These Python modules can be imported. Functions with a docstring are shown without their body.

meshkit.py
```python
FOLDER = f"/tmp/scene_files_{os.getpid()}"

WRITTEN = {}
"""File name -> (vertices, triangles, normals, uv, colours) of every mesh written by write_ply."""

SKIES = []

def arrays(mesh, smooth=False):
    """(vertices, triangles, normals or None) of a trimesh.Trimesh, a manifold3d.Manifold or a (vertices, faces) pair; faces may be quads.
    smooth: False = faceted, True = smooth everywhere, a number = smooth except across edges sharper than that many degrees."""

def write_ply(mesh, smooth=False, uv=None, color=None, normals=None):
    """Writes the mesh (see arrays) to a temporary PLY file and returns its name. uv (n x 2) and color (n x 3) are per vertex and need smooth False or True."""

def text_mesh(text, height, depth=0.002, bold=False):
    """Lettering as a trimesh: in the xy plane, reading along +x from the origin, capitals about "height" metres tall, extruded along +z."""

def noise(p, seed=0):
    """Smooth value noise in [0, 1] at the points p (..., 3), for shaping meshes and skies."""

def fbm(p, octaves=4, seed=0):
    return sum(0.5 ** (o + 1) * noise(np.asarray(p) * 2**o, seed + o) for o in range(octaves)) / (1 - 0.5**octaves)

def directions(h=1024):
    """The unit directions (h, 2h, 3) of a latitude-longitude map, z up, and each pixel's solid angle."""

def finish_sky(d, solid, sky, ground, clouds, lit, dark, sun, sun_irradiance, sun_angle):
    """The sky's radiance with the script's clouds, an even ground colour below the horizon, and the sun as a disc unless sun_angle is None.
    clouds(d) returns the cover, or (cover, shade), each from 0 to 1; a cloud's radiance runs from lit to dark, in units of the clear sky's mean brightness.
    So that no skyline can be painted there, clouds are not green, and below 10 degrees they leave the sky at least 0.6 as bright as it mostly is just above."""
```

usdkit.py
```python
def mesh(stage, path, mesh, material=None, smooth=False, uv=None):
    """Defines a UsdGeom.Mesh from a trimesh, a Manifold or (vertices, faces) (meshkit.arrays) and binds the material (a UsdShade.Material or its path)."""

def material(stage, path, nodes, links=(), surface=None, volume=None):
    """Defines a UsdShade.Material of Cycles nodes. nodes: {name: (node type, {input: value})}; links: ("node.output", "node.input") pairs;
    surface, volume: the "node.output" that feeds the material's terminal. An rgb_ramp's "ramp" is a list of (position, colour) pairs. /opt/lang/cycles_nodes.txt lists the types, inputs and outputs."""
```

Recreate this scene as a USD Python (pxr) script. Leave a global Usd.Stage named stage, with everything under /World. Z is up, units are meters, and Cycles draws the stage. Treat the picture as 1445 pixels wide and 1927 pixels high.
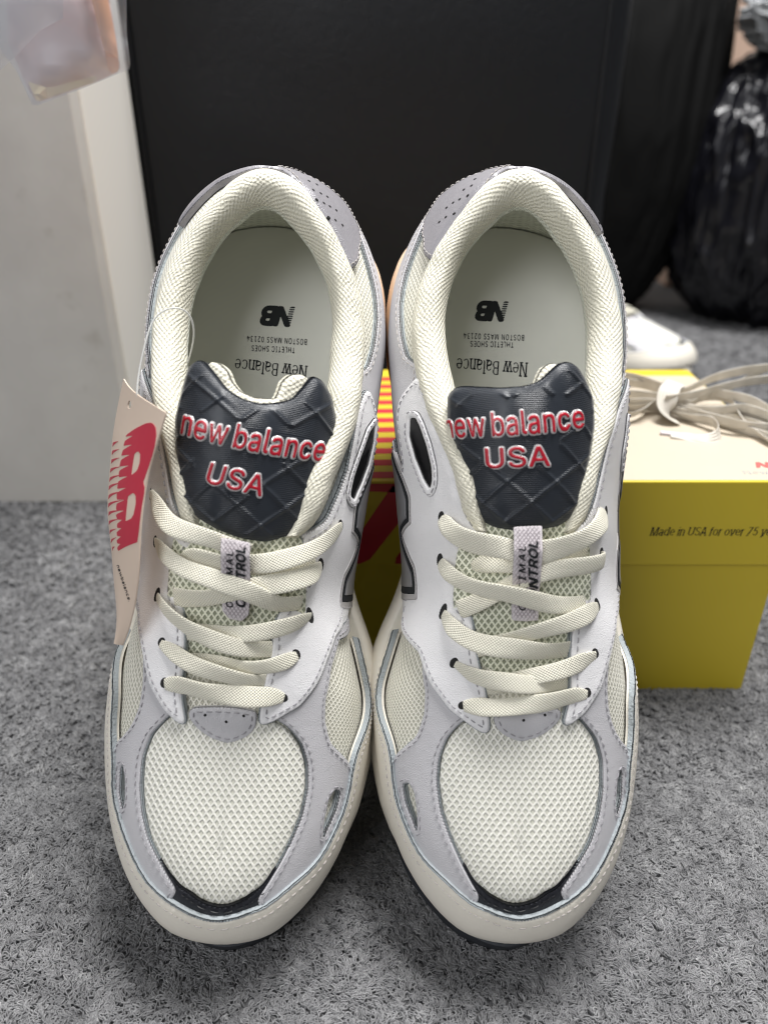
import math, glob
import numpy as np, trimesh, usdkit, meshkit
import shapely, shapely.affinity
from shapely.geometry import Polygon, LineString, Point, box as sbox
from scipy.spatial import Delaunay
from scipy.interpolate import LinearNDInterpolator, CubicSpline, PchipInterpolator
from pxr import Usd, UsdGeom, UsdLux, UsdShade, Gf, Sdf, Vt

# ------------------------------------------------------------------ stage, camera, lights (lengths in cm below, metres on the stage)
stage = Usd.Stage.CreateInMemory()
UsdGeom.SetStageUpAxis(stage, 'Z')
UsdGeom.Xform.Define(stage, '/World')
UsdGeom.Scope.Define(stage, '/World/Looks')
FPX, CX, CY, PITCH, CAMH = 1447.0, 722.5, 963.5, math.radians(28.7), 28.8
cam = UsdGeom.Camera.Define(stage, '/World/camera')
cam.AddTranslateOp().Set((0, 0, CAMH / 100))
cam.AddRotateXOp().Set(90 - math.degrees(PITCH))
cam.CreateHorizontalApertureAttr(7.3); cam.CreateVerticalApertureAttr(7.3 * 1024 / 767)
cam.CreateFocalLengthAttr(7.3 * FPX / 1445.0)
cam.CreateFStopAttr(1.9); cam.CreateFocusDistanceAttr(0.292)
cam.CreateClippingRangeAttr((0.02, 100.0)); cam.CreateExposureAttr(0.18)

def rect_light(name, pos, target, w, h, power, color):
    L = UsdLux.RectLight.Define(stage, '/World/' + name)
    L.CreateWidthAttr(w); L.CreateHeightAttr(h); L.CreateIntensityAttr(power); L.CreateColorAttr(Gf.Vec3f(*color))
    z = np.array(pos, float) - np.array(target, float); z /= np.linalg.norm(z)
    x = np.cross([0, 0, 1.0], z)
    x = np.array([1.0, 0, 0]) if np.linalg.norm(x) < 1e-3 else x / np.linalg.norm(x)
    y = np.cross(z, x)
    m = Gf.Matrix4d(*x, 0, *y, 0, *z, 0, *pos, 1)
    L.AddTransformOp().Set(m)
    return L
rect_light('unseen_ceiling_lamp', (0.30, 0.62, 1.75), (0.0, 0.35, 0.1), 1.0, 0.6, 28.0, (1.0, 0.99, 0.98))  # out of view, lights the shoes, box and carpet from above
rect_light('front_fill_light', (-1.1, -1.2, 1.5), (0.0, 0.35, 0.15), 1.4, 1.2, 4.0, (0.97, 0.98, 1.0))  # dim fill added behind the camera for the front faces, no window known
dome = UsdLux.DomeLight.Define(stage, '/World/room_fill_light')  # dim even fill from every side, added as ambient light of the room
dmat = usdkit.material(stage, '/World/Looks/room_fill', {'b': ('background_shader', {'color': (0.97, 0.985, 1.0), 'strength': 0.13})}, surface='b.background')
UsdShade.MaterialBindingAPI.Apply(dome.GetPrim()).Bind(dmat)

# ------------------------------------------------------------------ pixel rays of the photograph (1445 x 1927), used to place traced outlines on the real surfaces
FWD = np.array([0, math.cos(PITCH), -math.sin(PITCH)]); UPV = np.array([0, math.sin(PITCH), math.cos(PITCH)]); CAM = np.array([0, 0, CAMH])
def ray(px):
    px = np.atleast_2d(np.asarray(px, float))
    d = FWD + ((px[:, 0] - CX) / FPX)[:, None] * np.array([1.0, 0, 0]) - ((px[:, 1] - CY) / FPX)[:, None] * UPV
    return d / np.linalg.norm(d, axis=1)[:, None]
def on_z(px, z):
    d = ray(px); return CAM + d * ((z - CAMH) / d[:, 2])[:, None]
def on_y(px, y):
    d = ray(px); return CAM + d * (y / d[:, 1])[:, None]

# ------------------------------------------------------------------ helpers
used = {}
def path_for(name, parent):
    base = (parent or '/World') + '/' + name
    k = used.get(base, -1) + 1; used[base] = k
    return base if k == 0 else f'{base}_{k:03d}'
def tag(prim, label=None, cat=None, group=None, kind=None):
    for k, v in (('label', label), ('category', cat), ('group', group), ('kind', kind)):
        if v: prim.SetCustomDataByKey(k, v)
    return prim
def obj(name, mesh, mat, parent=None, smooth=30, uv=None, **kw):
    """mesh: (verts in cm, faces) or trimesh in cm"""
    if isinstance(mesh, trimesh.Trimesh): v, f = np.array(mesh.vertices), np.array(mesh.faces)
    else: v, f = np.asarray(mesh[0], float), np.asarray(mesh[1], int)
    if f.shape[1] == 4: f = np.vstack([f[:, [0, 1, 2]], f[:, [0, 2, 3]]])
    ids, inv = np.unique(f.ravel(), return_inverse=True)
    if len(ids) < len(v): v, f = v[ids], inv.reshape(f.shape); uv = None if uv is None else np.asarray(uv)[ids]
    p = path_for(name, parent)
    usdkit.mesh(stage, p, (v * 0.01, f), M[mat], smooth=True if uv is not None else smooth, uv=uv)
    tag(stage.GetPrimAtPath(p), **kw)
    return p
def thing(name, label, cat, matrix=None, group=None):
    p = path_for(name, None)
    x = UsdGeom.Xform.Define(stage, p)
    if matrix is not None: x.AddTransformOp().Set(matrix)
    tag(x.GetPrim(), label, cat, group)
    return p
def cat(parts):
    vs, fs, n = [], [], 0
    for v, f in parts:
        v = np.asarray(v, float); f = np.asarray(f, int)
        if f.shape[1] == 4: f = np.vstack([f[:, [0, 1, 2]], f[:, [0, 2, 3]]])
        vs.append(v); fs.append(f + n); n += len(v)
    return np.vstack(vs), np.vstack(fs)
def grid_faces(nu, nv, wrap_u=False):
    a = np.arange(nu * nv).reshape(nu, nv)
    if wrap_u: a = np.vstack([a, a[:1]])
    return np.stack([a[:-1, :-1], a[1:, :-1], a[1:, 1:], a[:-1, 1:]], -1).reshape(-1, 4)
def rounded_box(sx, sy, sz, r=0.3, n=3):
    import manifold3d as m3
    s = m3.Manifold.sphere(r, 4 * n)
    pts = [s.translate((a * (sx / 2 - r), b * (sy / 2 - r), c * (sz / 2 - r))) for a in (-1, 1) for b in (-1, 1) for c in (-1, 1)]
    m = m3.Manifold.batch_hull(pts).to_mesh()
    return np.array(m.vert_properties[:, :3]), np.array(m.tri_verts)
def spline(pts, n, closed=False):
    p = np.asarray(pts, float)
    if closed: p = np.vstack([p, p[:1]])
    d = np.r_[0, np.cumsum(np.maximum(np.linalg.norm(np.diff(p, axis=0), axis=1), 1e-6))]
    cs = CubicSpline(d, p, bc_type='periodic' if closed else 'natural')
    return cs(np.linspace(0, d[-1], n, endpoint=not closed))
def resample(p, step, closed=False):
    p = np.asarray(p, float)
    if closed: p = np.vstack([p, p[:1]])
    d = np.r_[0, np.cumsum(np.linalg.norm(np.diff(p, axis=0), axis=1))]
    n = max(int(round(d[-1] / step)), 3)
    t = np.linspace(0, d[-1], n, endpoint=not closed)
    return np.stack([np.interp(t, d, p[:, k]) for k in range(p.shape[1])], 1)
def norm(v): return v / np.maximum(np.linalg.norm(v, axis=-1, keepdims=True), 1e-9)
def tri2d(poly, step, edge, inset=None):
    """triangulates a shapely polygon: returns points, faces, boundary loops (index arrays), distance to the boundary"""
    loops, pts, n = [], [], 0
    for ring in [poly.exterior, *poly.interiors]:
        q = resample(np.array(ring.coords)[:-1], edge, True)
        loops.append(np.arange(n, n + len(q))); pts.append(q); n += len(q)
    rim = shapely.linearrings
    if inset:
        for d in inset:
            g = poly.buffer(-d)
            for pg in getattr(g, 'geoms', [g]):
                if pg.is_empty: continue
                for ring in [pg.exterior, *pg.interiors]:
                    if ring.length > 3 * edge: pts.append(resample(np.array(ring.coords)[:-1], edge, True))
    x0, y0, x1, y1 = poly.bounds
    gx, gy = np.meshgrid(np.arange(x0, x1, step), np.arange(y0, y1, step * 0.87))
    gx = gx + (np.arange(gx.shape[0]) % 2)[:, None] * step / 2
    g = np.c_[gx.ravel(), gy.ravel()]
    inner = poly.buffer(-(max(inset) if inset else 0) - 0.55 * min(step, edge * 2))
    if not inner.is_empty: pts.append(g[shapely.contains_xy(inner, g[:, 0], g[:, 1])])
    p = np.vstack(pts)
    f = Delaunay(p).simplices
    c = p[f].mean(1)
    f = f[shapely.contains_xy(poly, c[:, 0], c[:, 1])]
    a = p[f]; area = (a[:, 1, 0] - a[:, 0, 0]) * (a[:, 2, 1] - a[:, 0, 1]) - (a[:, 1, 1] - a[:, 0, 1]) * (a[:, 2, 0] - a[:, 0, 0])
    f = np.where((area < 0)[:, None], f[:, ::-1], f)[np.abs(area) > 1e-9]
    dist = shapely.distance(poly.boundary, shapely.points(p))
    return p, f, loops, dist
def skirt(loops, nv_top):
    """faces joining each top boundary loop (ids) with a copy appended after nv_top in loop order"""
    fs, n = [], nv_top
    for L in loops:
        b = np.arange(n, n + len(L)); n += len(L)
        fs.append(np.stack([L, b, np.roll(b, -1), np.roll(L, -1)], 1))
    return np.vstack(fs)
def tube(path, r, n=8, caps=True):
    p = np.asarray(path, float); r = np.broadcast_to(r, len(p))
    t = norm(np.gradient(p, axis=0)); a = np.array([0, 0, 1.0]) if abs(t[0, 2]) < .9 else np.array([1.0, 0, 0])
    rings = []
    for k in range(len(p)):
        a = norm(a - t[k] * (a @ t[k])); b = np.cross(t[k], a)
        th = np.linspace(0, 2 * np.pi, n, endpoint=False)
        rings.append(p[k] + r[k] * (np.cos(th)[:, None] * a + np.sin(th)[:, None] * b))
    v = np.array(rings).reshape(-1, 3); f = grid_faces(len(p), n)
    a_ = np.arange(len(p) * n).reshape(len(p), n)
    f = np.vstack([f, np.stack([a_[:-1, -1], a_[1:, -1], a_[1:, 0], a_[:-1, 0]], 1)])
    f = np.vstack([f[:, [0, 1, 2]], f[:, [0, 2, 3]]])
    if caps:
        c = len(v); v = np.vstack([v, p[:1], p[-1:]])
        f = np.vstack([f, [[c, a_[0, (i + 1) % n], a_[0, i]] for i in range(n)], [[c + 1, a_[-1, i], a_[-1, (i + 1) % n]] for i in range(n)]])
    return v, f[:, ::-1]
def ribbon(path, side, nrm, w, t, ncross=9, power=2.6):
    """flat woven band: path (n,3), side/nrm unit vectors per point, width w, thickness t; returns verts, faces, uv"""
    th = np.linspace(0, 2 * np.pi, 2 * ncross, endpoint=False)
    cs = np.sign(np.cos(th)) * np.abs(np.cos(th)) ** (2 / power); sn = np.sign(np.sin(th)) * np.abs(np.sin(th)) ** (2 / 2.0)
    w = np.broadcast_to(w, len(path)); t = np.broadcast_to(t, len(path))
    v = path[:, None] + side[:, None] * (cs[None, :, None] * w[:, None, None] / 2) + nrm[:, None] * (sn[None, :, None] * t[:, None, None] / 2)
    n = len(th); L = np.r_[0, np.cumsum(np.linalg.norm(np.diff(path, axis=0), axis=1))]
    uv = np.stack([np.repeat(L, n), np.tile(cs, len(path)) * np.repeat(w, n) / 2], 1)
    f = grid_faces(len(path), n)
    a_ = np.arange(len(path) * n).reshape(len(path), n)
    f = np.vstack([f, np.stack([a_[:-1, -1], a_[1:, -1], a_[1:, 0], a_[:-1, 0]], 1)])
    f = np.vstack([f[:, [0, 1, 2]], f[:, [0, 2, 3]]])
    vv = v.reshape(-1, 3); c = len(vv)
    vv = np.vstack([vv, path[:1], path[-1:]]); uv = np.vstack([uv, [[0, 0]], [[L[-1], 0]]])
    f = np.vstack([f, [[c, a_[0, i], a_[0, (i + 1) % n]] for i in range(n)], [[c + 1, a_[-1, (i + 1) % n], a_[-1, i]] for i in range(n)]])
    return vv, f, uv

# lettering as flat polygons
_fonts = {}
def glyph_poly(ch, weight=None):
    from PIL import Image, ImageDraw, ImageFont
    key = weight
    if key not in _fonts:
        ft = ImageFont.truetype(glob.glob('/opt/blender-*/*/datafiles/fonts/Inter.woff2')[0], 96)
        _fonts[key] = ft
    ft = _fonts[key]
    if ch == ' ': return Polygon(), 27.0
    x0, y0, x1, y1 = ft.getbbox(ch, anchor='ls')
    im = Image.new('L', (x1 - x0 + 8, y1 - y0 + 8))
    ImageDraw.Draw(im).text((4 - x0, 4 - y0), ch, 255, ft, anchor='ls')
    on = np.pad(np.asarray(im) > 127, ((0, 0), (1, 1))).astype(np.int8)
    rows, st = np.nonzero(np.diff(on, axis=1) == 1); en = np.nonzero(np.diff(on, axis=1) == -1)[1]
    sh = shapely.union_all(shapely.box(st, -rows - 1, en, -rows)).buffer(0.6).buffer(-0.6).simplify(0.7)
    sh = shapely.affinity.translate(sh, -4 + x0, 4 - y0)
    return sh, ft.getlength(ch)
def text_polys(text, cap=1.0, bold=0.0, shear=0.0, spacing=0.0, wide=1.0, serif=False, gap=1.0):
    """list of per-letter polygons, capitals cap tall, baseline at y=0, starting at x=0; total width"""
    s = cap / 70.0; x = 0; out = []
    for ch in text:
        g, adv = glyph_poly(ch)
        if not g.is_empty:
            if serif:
                b = g.bounds; extra = []
                for yy in sorted({0.0, 52.0 if ch.islower() and ch not in 'bdhklf' else 70.0}):
                    band = g.intersection(sbox(b[0] - 1, yy - 5 if yy > 1 else -1, b[2] + 1, yy + 1 if yy > 1 else 5))
                    for pc in getattr(band, 'geoms', [band]):
                        if pc.is_empty: continue
                        bb = pc.bounds
                        if bb[2] - bb[0] < 16: extra.append(sbox(bb[0]*0 + bb[0] - 9, yy - 5 if yy > 1 else 0, bb[2] + 6, yy if yy > 1 else 4))
                g0 = g; g = g.intersection(shapely.affinity.translate(g, 0, 5)).union(g.intersection(shapely.box(g.bounds[0], 12, g.bounds[2], 40))).union(shapely.union_all(extra)) if extra else g.intersection(shapely.affinity.translate(g, 0, 5))
            if bold: g = g.buffer(bold * 70)
            g = shapely.affinity.affine_transform(g, [s * wide, shear * s, 0, s, x, 0])
            out.append(g)
        x += (adv * (gap if ch == ' ' else 1) * wide + spacing * 70) * s
    return out, x
def flat_poly_mesh(poly, step, edge):
    vs = []
    for pg in getattr(poly, 'geoms', [poly]):
        if pg.is_empty or pg.area < 1e-8: continue
        vs.append(tri2d(pg, step, edge))
    return vs

# ------------------------------------------------------------------ materials
M = {}
def mat(name, nodes, links, surface='p.BSDF'):
    M[name] = usdkit.material(stage, '/World/Looks/' + name, nodes, links, surface=surface)
def plain(name, color, rough=0.5, spec=0.5, **kw):
    mat(name, {'p': ('principled_bsdf', {'base_color': color, 'roughness': rough, 'specular_ior_level': spec, **kw})}, [])
def leather(name, color, rough=0.42, grain=1400, depth=0.00012, vary=0.06, spec=0.45):
    d = tuple(c * (1 - vary) for c in color)
    mat(name, {'t': ('texture_coordinate', {}),
               'v': ('voronoi_texture', {'scale': grain, 'feature': 'distance_to_edge'}),
               'n': ('noise_texture', {'scale': 260.0, 'detail': 5.0, 'roughness': 0.6}),
               'n2': ('noise_texture', {'scale': 45.0, 'detail': 3.0}),
               'h': ('math', {'math_type': 'multiply_add', 'value2': 1.5}),
               'c': ('mix_color', {'a': color, 'b': d}),
               'r': ('map_range', {'to_min': rough - 0.06, 'to_max': rough + 0.1}),
               'n3': ('noise_texture', {'scale': 110.0, 'detail': 4.0, 'roughness': .55, 'distortion': .6}), 'b0': ('bump', {'strength': .35, 'distance': depth * 5}),
               'b': ('bump', {'strength': 0.9, 'distance': depth}),
               'p': ('principled_bsdf', {'specular_ior_level': spec})},
        [('t.object', 'v.vector'), ('t.object', 'n.vector'), ('t.object', 'n2.vector'), ('t.object', 'n3.vector'), ('n3.fac', 'b0.height'), ('b0.normal', 'b.normal'), ('v.distance', 'h.value1'), ('n.fac', 'h.value3'), ('h.value', 'b.height'),
         ('n2.fac', 'c.fac'), ('c.result', 'p.base_color'), ('n.fac', 'r.value'), ('r.result', 'p.roughness'), ('b.normal', 'p.normal')])
def knit(name, light, dark, px, py, depth=0.0004, rough=0.75, lo=0.25, hi=0.62, noise=0.35, rot=0.0, sheen=0.2, pits=False, warp=0.5):
    """mesh fabric on UVs in cm: staggered lattice of threads over darker holes; px, py = pitch in cm"""
    mat(name, {'t': ('texture_coordinate', {}), 'm': ('mapping', {'rotation': (0, 0, rot)}), 's': ('separate_xyz', {}),
               'nz': ('noise_texture', {'scale': 3.0, 'detail': 2.0}), 'no': ('math', {'math_type': 'multiply', 'value2': warp}),
               'u': ('math', {'math_type': 'multiply', 'value2': 2 * math.pi / px}), 'v': ('math', {'math_type': 'multiply', 'value2': 2 * math.pi / py}),
               'u2': ('math', {'math_type': 'add'}), 'v2': ('math', {'math_type': 'add'}),
               'cu': ('math', {'math_type': 'cosine'}), 'cv': ('math', {'math_type': 'cosine'}),
               'k': ('math', {'math_type': 'multiply'}), 'k2': ('math', {'math_type': 'multiply_add', 'value2': 0.5, 'value3': 0.5}),
               'f': ('noise_texture', {'scale': 60.0, 'detail': 3.0}), 'kk': ('math', {'math_type': 'multiply_add', 'value2': noise}),
               'r': ('map_range', {'from_min': lo, 'from_max': hi, 'range_type': 'smoothstep'}),
               'c': ('mix_color', {'a': dark, 'b': light}),
               'b': ('bump', {'strength': 1.0, 'distance': depth}),
               'p': ('principled_bsdf', {'roughness': rough, 'specular_ior_level': 0.35, 'sheen_weight': sheen, 'sheen_roughness': 0.4})},
        [('t.UV', 'm.vector'), ('m.vector', 's.vector'), ('m.vector', 'nz.vector'), ('m.vector', 'f.vector'), ('nz.fac', 'no.value1'),
         ('s.x', 'u.value1'), ('s.y', 'v.value1'), ('u.value', 'u2.value1'), ('no.value', 'u2.value2'), ('v.value', 'v2.value1'), ('no.value', 'v2.value2'),
         ('u2.value', 'cu.value1'), ('v2.value', 'cv.value1'), ('cu.value', 'k.value1'), ('cv.value', 'k.value2'), ('k.value', 'k2.value1'),
         ('f.fac', 'kk.value1'), ('k2.value', 'kk.value3'), ('kk.value', 'r.value'), ('r.result', 'c.fac'), ('c.result', 'p.base_color'), ('r.result' if pits else 'kk.value', 'b.height'), ('b.normal', 'p.normal')])

def netting(name, light, dark, px, py, depth=0.0005, rough=0.6, lo=-.1, hi=.75):
    """open mesh on UVs in cm: two sets of diagonal threads crossing over deep pits"""
    mat(name, {'t': ('texture_coordinate', {}), 's': ('separate_xyz', {}), 'nz': ('noise_texture', {'scale': 1.6, 'detail': 3.0}), 'f': ('noise_texture', {'scale': 45.0, 'detail': 3.0}),
               'u': ('math', {'math_type': 'multiply', 'value2': 2 * math.pi / px}), 'v': ('math', {'math_type': 'multiply', 'value2': 2 * math.pi / py}), 'w': ('math', {'math_type': 'multiply_add', 'value2': 2.4}),
               'a': ('math', {'math_type': 'add'}), 'b2': ('math', {'math_type': 'subtract'}), 'ca': ('math', {'math_type': 'cosine'}), 'cb': ('math', {'math_type': 'cosine'}),
               'm': ('math', {'math_type': 'maximum'}), 'mf': ('math', {'math_type': 'multiply_add', 'value2': .5}), 'r': ('map_range', {'from_min': lo + .25, 'from_max': hi + .25, 'range_type': 'smoothstep'}),
               'c': ('mix_color', {'a': dark, 'b': light}), 'b': ('bump', {'strength': 1.0, 'distance': depth}), 'p': ('principled_bsdf', {'roughness': rough, 'specular_ior_level': .35, 'sheen_weight': .15})},
        [('t.UV', 's.vector'), ('t.UV', 'nz.vector'), ('t.UV', 'f.vector'), ('s.x', 'u.value1'), ('s.y', 'v.value1'), ('nz.fac', 'w.value1'), ('u.value', 'w.value3'),
         ('w.value', 'a.value1'), ('v.value', 'a.value2'), ('w.value', 'b2.value1'), ('v.value', 'b2.value2'), ('a.value', 'ca.value1'), ('b2.value', 'cb.value1'), ('ca.value', 'm.value1'), ('cb.value', 'm.value2'),
         ('f.fac', 'mf.value1'), ('m.value', 'mf.value3'), ('mf.value', 'r.value'), ('r.result', 'c.fac'), ('c.result', 'p.base_color'), ('r.result', 'b.height'), ('b.normal', 'p.normal')])

netting('toe_mesh', (0.89, 0.875, 0.80), (0.64, 0.635, 0.55), 0.256, 0.36)
netting('side_mesh', (0.88, 0.855, 0.75), (0.54, 0.525, 0.43), 0.22, 0.34)
knit('collar_knit', (0.89, 0.855, 0.715), (0.68, 0.64, 0.48), 0.24, 0.18, 0.0005, rough=0.6, lo=0.1, hi=0.6, warp=5.0, noise=.6)
knit('lining_knit', (0.76, 0.77, 0.67), (0.55, 0.55, 0.46), 0.26, 0.20, 0.0003, lo=0.1, hi=0.6)
netting('tongue_mesh', (0.82, 0.83, 0.68), (0.30, 0.32, 0.23), 0.22, 0.30)
knit('lace_weave', (0.89, 0.86, 0.73), (0.74, 0.70, 0.56), 0.12, 0.10, 0.00035, rough=0.6, lo=0.1, hi=0.7)
knit('spare_lace_weave', (0.66, 0.62, 0.55), (0.54, 0.50, 0.43), 2.0, 0.16, 0.0003, rough=0.7, lo=0.1, hi=0.7)
knit('tongue_satin', (0.026, 0.031, 0.040), (0.012, 0.015, 0.021), 3.0, 0.06, 0.00012, rough=0.34, lo=0.2, hi=0.8)
leather('white_leather', (0.84, 0.83, 0.84))
leather('grey_leather', (0.56, 0.55, 0.57), vary=0.08)
leather('heel_leather', (0.27, 0.26, 0.28), rough=0.3, spec=0.6)
leather('black_leather', (0.012, 0.013, 0.018), rough=0.35)
leather('sole_foam', (0.80, 0.755, 0.665), rough=0.45, grain=900, depth=0.00006, vary=0.05)
leather('heel_foam', (0.78, 0.60, 0.44), rough=0.5, grain=900, depth=0.00006)
leather('outsole_rubber', (0.03, 0.034, 0.042), rough=0.5)
leather('insole_cloth', (0.74, 0.735, 0.68), rough=0.75, grain=1800, depth=0.00005, spec=0.2)
leather('cut_edge', (0.44, 0.48, 0.50), rough=.9, grain=700, depth=.0003, vary=.4, spec=.1)
plain('thread', (0.34, 0.33, 0.35), 0.6); plain('pale_thread', (0.46, 0.43, 0.41), 0.6); plain('black_thread', (0.01, 0.01, 0.012), 0.5)
plain('hole_shade', (0.03, 0.03, 0.03), 0.8, 0.1)  # hole_shade: the shade inside punched holes, drawn as flat dark discs
plain('gloss_black', (0.005, 0.005, 0.006), 0.2, 0.3)
plain('letter_red', (0.45, 0.012, 0.028), 0.3, 0.5)
plain('letter_silver', (0.62, 0.60, 0.60), 0.3, 0.5, metallic=0.35)
plain('silver_foil', (0.40, 0.40, 0.42), 0.3, 0.5, metallic=0.6)
plain('ink', (0.02, 0.022, 0.024), 0.7, 0.2)
plain('label_cloth', (0.66, 0.61, 0.63), 0.6, 0.3)
plain('label_line', (0.36, 0.32, 0.34), 0.6, 0.3)

# ------------------------------------------------------------------ the sneaker's shape. Local frame: x = across (w), y = from toe to heel (s), z = away from the sole (h); cm
def lift(s): return np.where(s < 10, 2.3 * (np.clip(10 - s, 0, 12) / 10) ** 2, 0.0)
class Pose:
    def __init__(self, x, y, tilt, yaw, mx=1, roll=0.0):
        t, w = math.radians(tilt), math.radians(yaw); self.mx = mx
        Rz = np.array([[math.cos(w), -math.sin(w), 0], [math.sin(w), math.cos(w), 0], [0, 0, 1]])
        Rx = np.array([[1, 0, 0], [0, math.cos(t), -math.sin(t)], [0, math.sin(t), math.cos(t)]])
        q = math.radians(roll); Ry = np.array([[math.cos(q), 0, math.sin(q)], [0, 1, 0], [-math.sin(q), 0, math.cos(q)]])
        self.R = Rx @ Rz @ Ry; self.T = np.array([x, y, 0.1]) - self.R @ np.array([0, 0, 2.3])
    def world(self, p): return (np.asarray(p) * [self.mx, 1, 1]) @ self.R.T + self.T
    def local(self, p): return ((np.asarray(p) - self.T) @ self.R) * [self.mx, 1, 1]
    def rays(self, px): return self.local(CAM), (ray(px) @ self.R) * [self.mx, 1, 1]
    def hit(self, px, hf):
        o, d = self.rays(px); h = np.full(len(d), 9.0)
        for _ in range(25):
            q = o + d * ((h - o[2]) / d[:, 2])[:, None]
            h = 0.5 * h + 0.5 * hf(q[:, 0], q[:, 1])
        return o + d * ((h - o[2]) / d[:, 2])[:, None]
    def matrix(self):
        R = self.R; T = self.T * 0.01
        return Gf.Matrix4d(*R[:, 0], 0, *R[:, 1], 0, *R[:, 2], 0, *T, 1)
POSE_R = Pose(4.55, 18.06, 49.5, -1.0, 1)
POSE_L = Pose(-6.05, 18.06, 49.8, -2.7, -1, 3.8)

# stations from toe to heel: F = where the upper meets the sole, C = spine of the vamp, then crest of the collar (medial side w<0, lateral w>0)
ST = np.array([
    # F: w     s     h     C: w    s     h    rear
    [0.00,  1.00, 4.35,  0.00,  4.2, 6.35, 0],
    [1.35,  1.20, 4.30,  0.00,  4.4, 6.40, 0],
    [2.45,  1.95, 4.15,  0.00,  4.9, 6.50, 0],
    [3.65,  3.60, 3.80,  0.00,  5.8, 6.65, 0],
    [4.45,  6.00, 3.35,  0.00,  7.2, 6.90, 0],
    [4.75,  8.50, 3.10,  0.00,  9.2, 7.40, 0],
    [4.65, 11.00, 3.05,  0.00, 11.4, 8.15, 0],
    [4.35, 13.00, 3.15,  0.30, 13.2, 8.90, 0.25],
    [4.20, 15.00, 3.30,  1.65, 15.0, 9.45, 0.7],
    [4.10, 17.00, 3.50,  2.00, 16.8, 9.80, 1],
    [4.15, 20.00, 3.80,  2.85, 19.4, 9.40, 1],
    [4.25, 23.00, 4.00,  3.25, 22.4, 8.80, 1],
    [4.20, 25.50, 4.10,  2.70, 24.9, 8.98, 1],
    [3.60, 27.70, 4.20,  1.55, 26.6, 9.50, 1],
    [2.10, 29.05, 4.20,  0.75, 27.4, 9.78, 1],
    [0.00, 29.50, 4.20,  0.10, 27.65, 9.85, 1]])
def stations():
    k = np.arange(len(ST)); fn = PchipInterpolator(k, ST)
    half = fn(np.linspace(0, len(ST) - 1, 181))
    med, lat = half.copy(), half.copy()
    med[:, 0] *= -np.interp(med[:, 1], [9, 12, 16, 20, 24], [1, .90, .86, .9, 1]); med[:, 3] *= -1; med[-1, 3] = lat[-1, 3] = 0.1
    lat[:, 0] *= np.interp(lat[:, 1], [5, 10, 14, 18, 24], [1.0, 1.0, 1.02, 1.04, 1.0])
    lat[:, 3] = np.where(lat[:, 6] > 0, lat[:, 3] * np.interp(lat[:, 4], [14, 20, 24, 27], [0.92, 0.98, 0.98, 1.0]), lat[:, 3])
    return np.vstack([med, lat[-2:0:-1]])              # toe -> medial -> heel -> lateral -> back to the toe
STA = stations(); NT = len(STA); NV = 64
def smooth_ring(a, it=6):
    for _ in range(it): a = 0.5 * a + 0.25 * (np.roll(a, 1, 0) + np.roll(a, -1, 0))
    return a
Fl = smooth_ring(STA[:, :3]); Cr = STA[:, 3:6].copy(); REAR = smooth_ring(STA[:, 6:7], 4)
Cr[120:242] = smooth_ring(Cr, 10)[120:242]
dF = np.roll(Fl, -1, 0) - np.roll(Fl, 1, 0)
NOUT = norm(np.c_[-dF[:, 1], dF[:, 0]]) * -1          # outward plan normal of the outline
NOUT = smooth_ring(NOUT, 8); NOUT = norm(NOUT)
if (NOUT[90] @ [-1, 0]) < 0: NOUT = -NOUT
ROLL = 0.55
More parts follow.
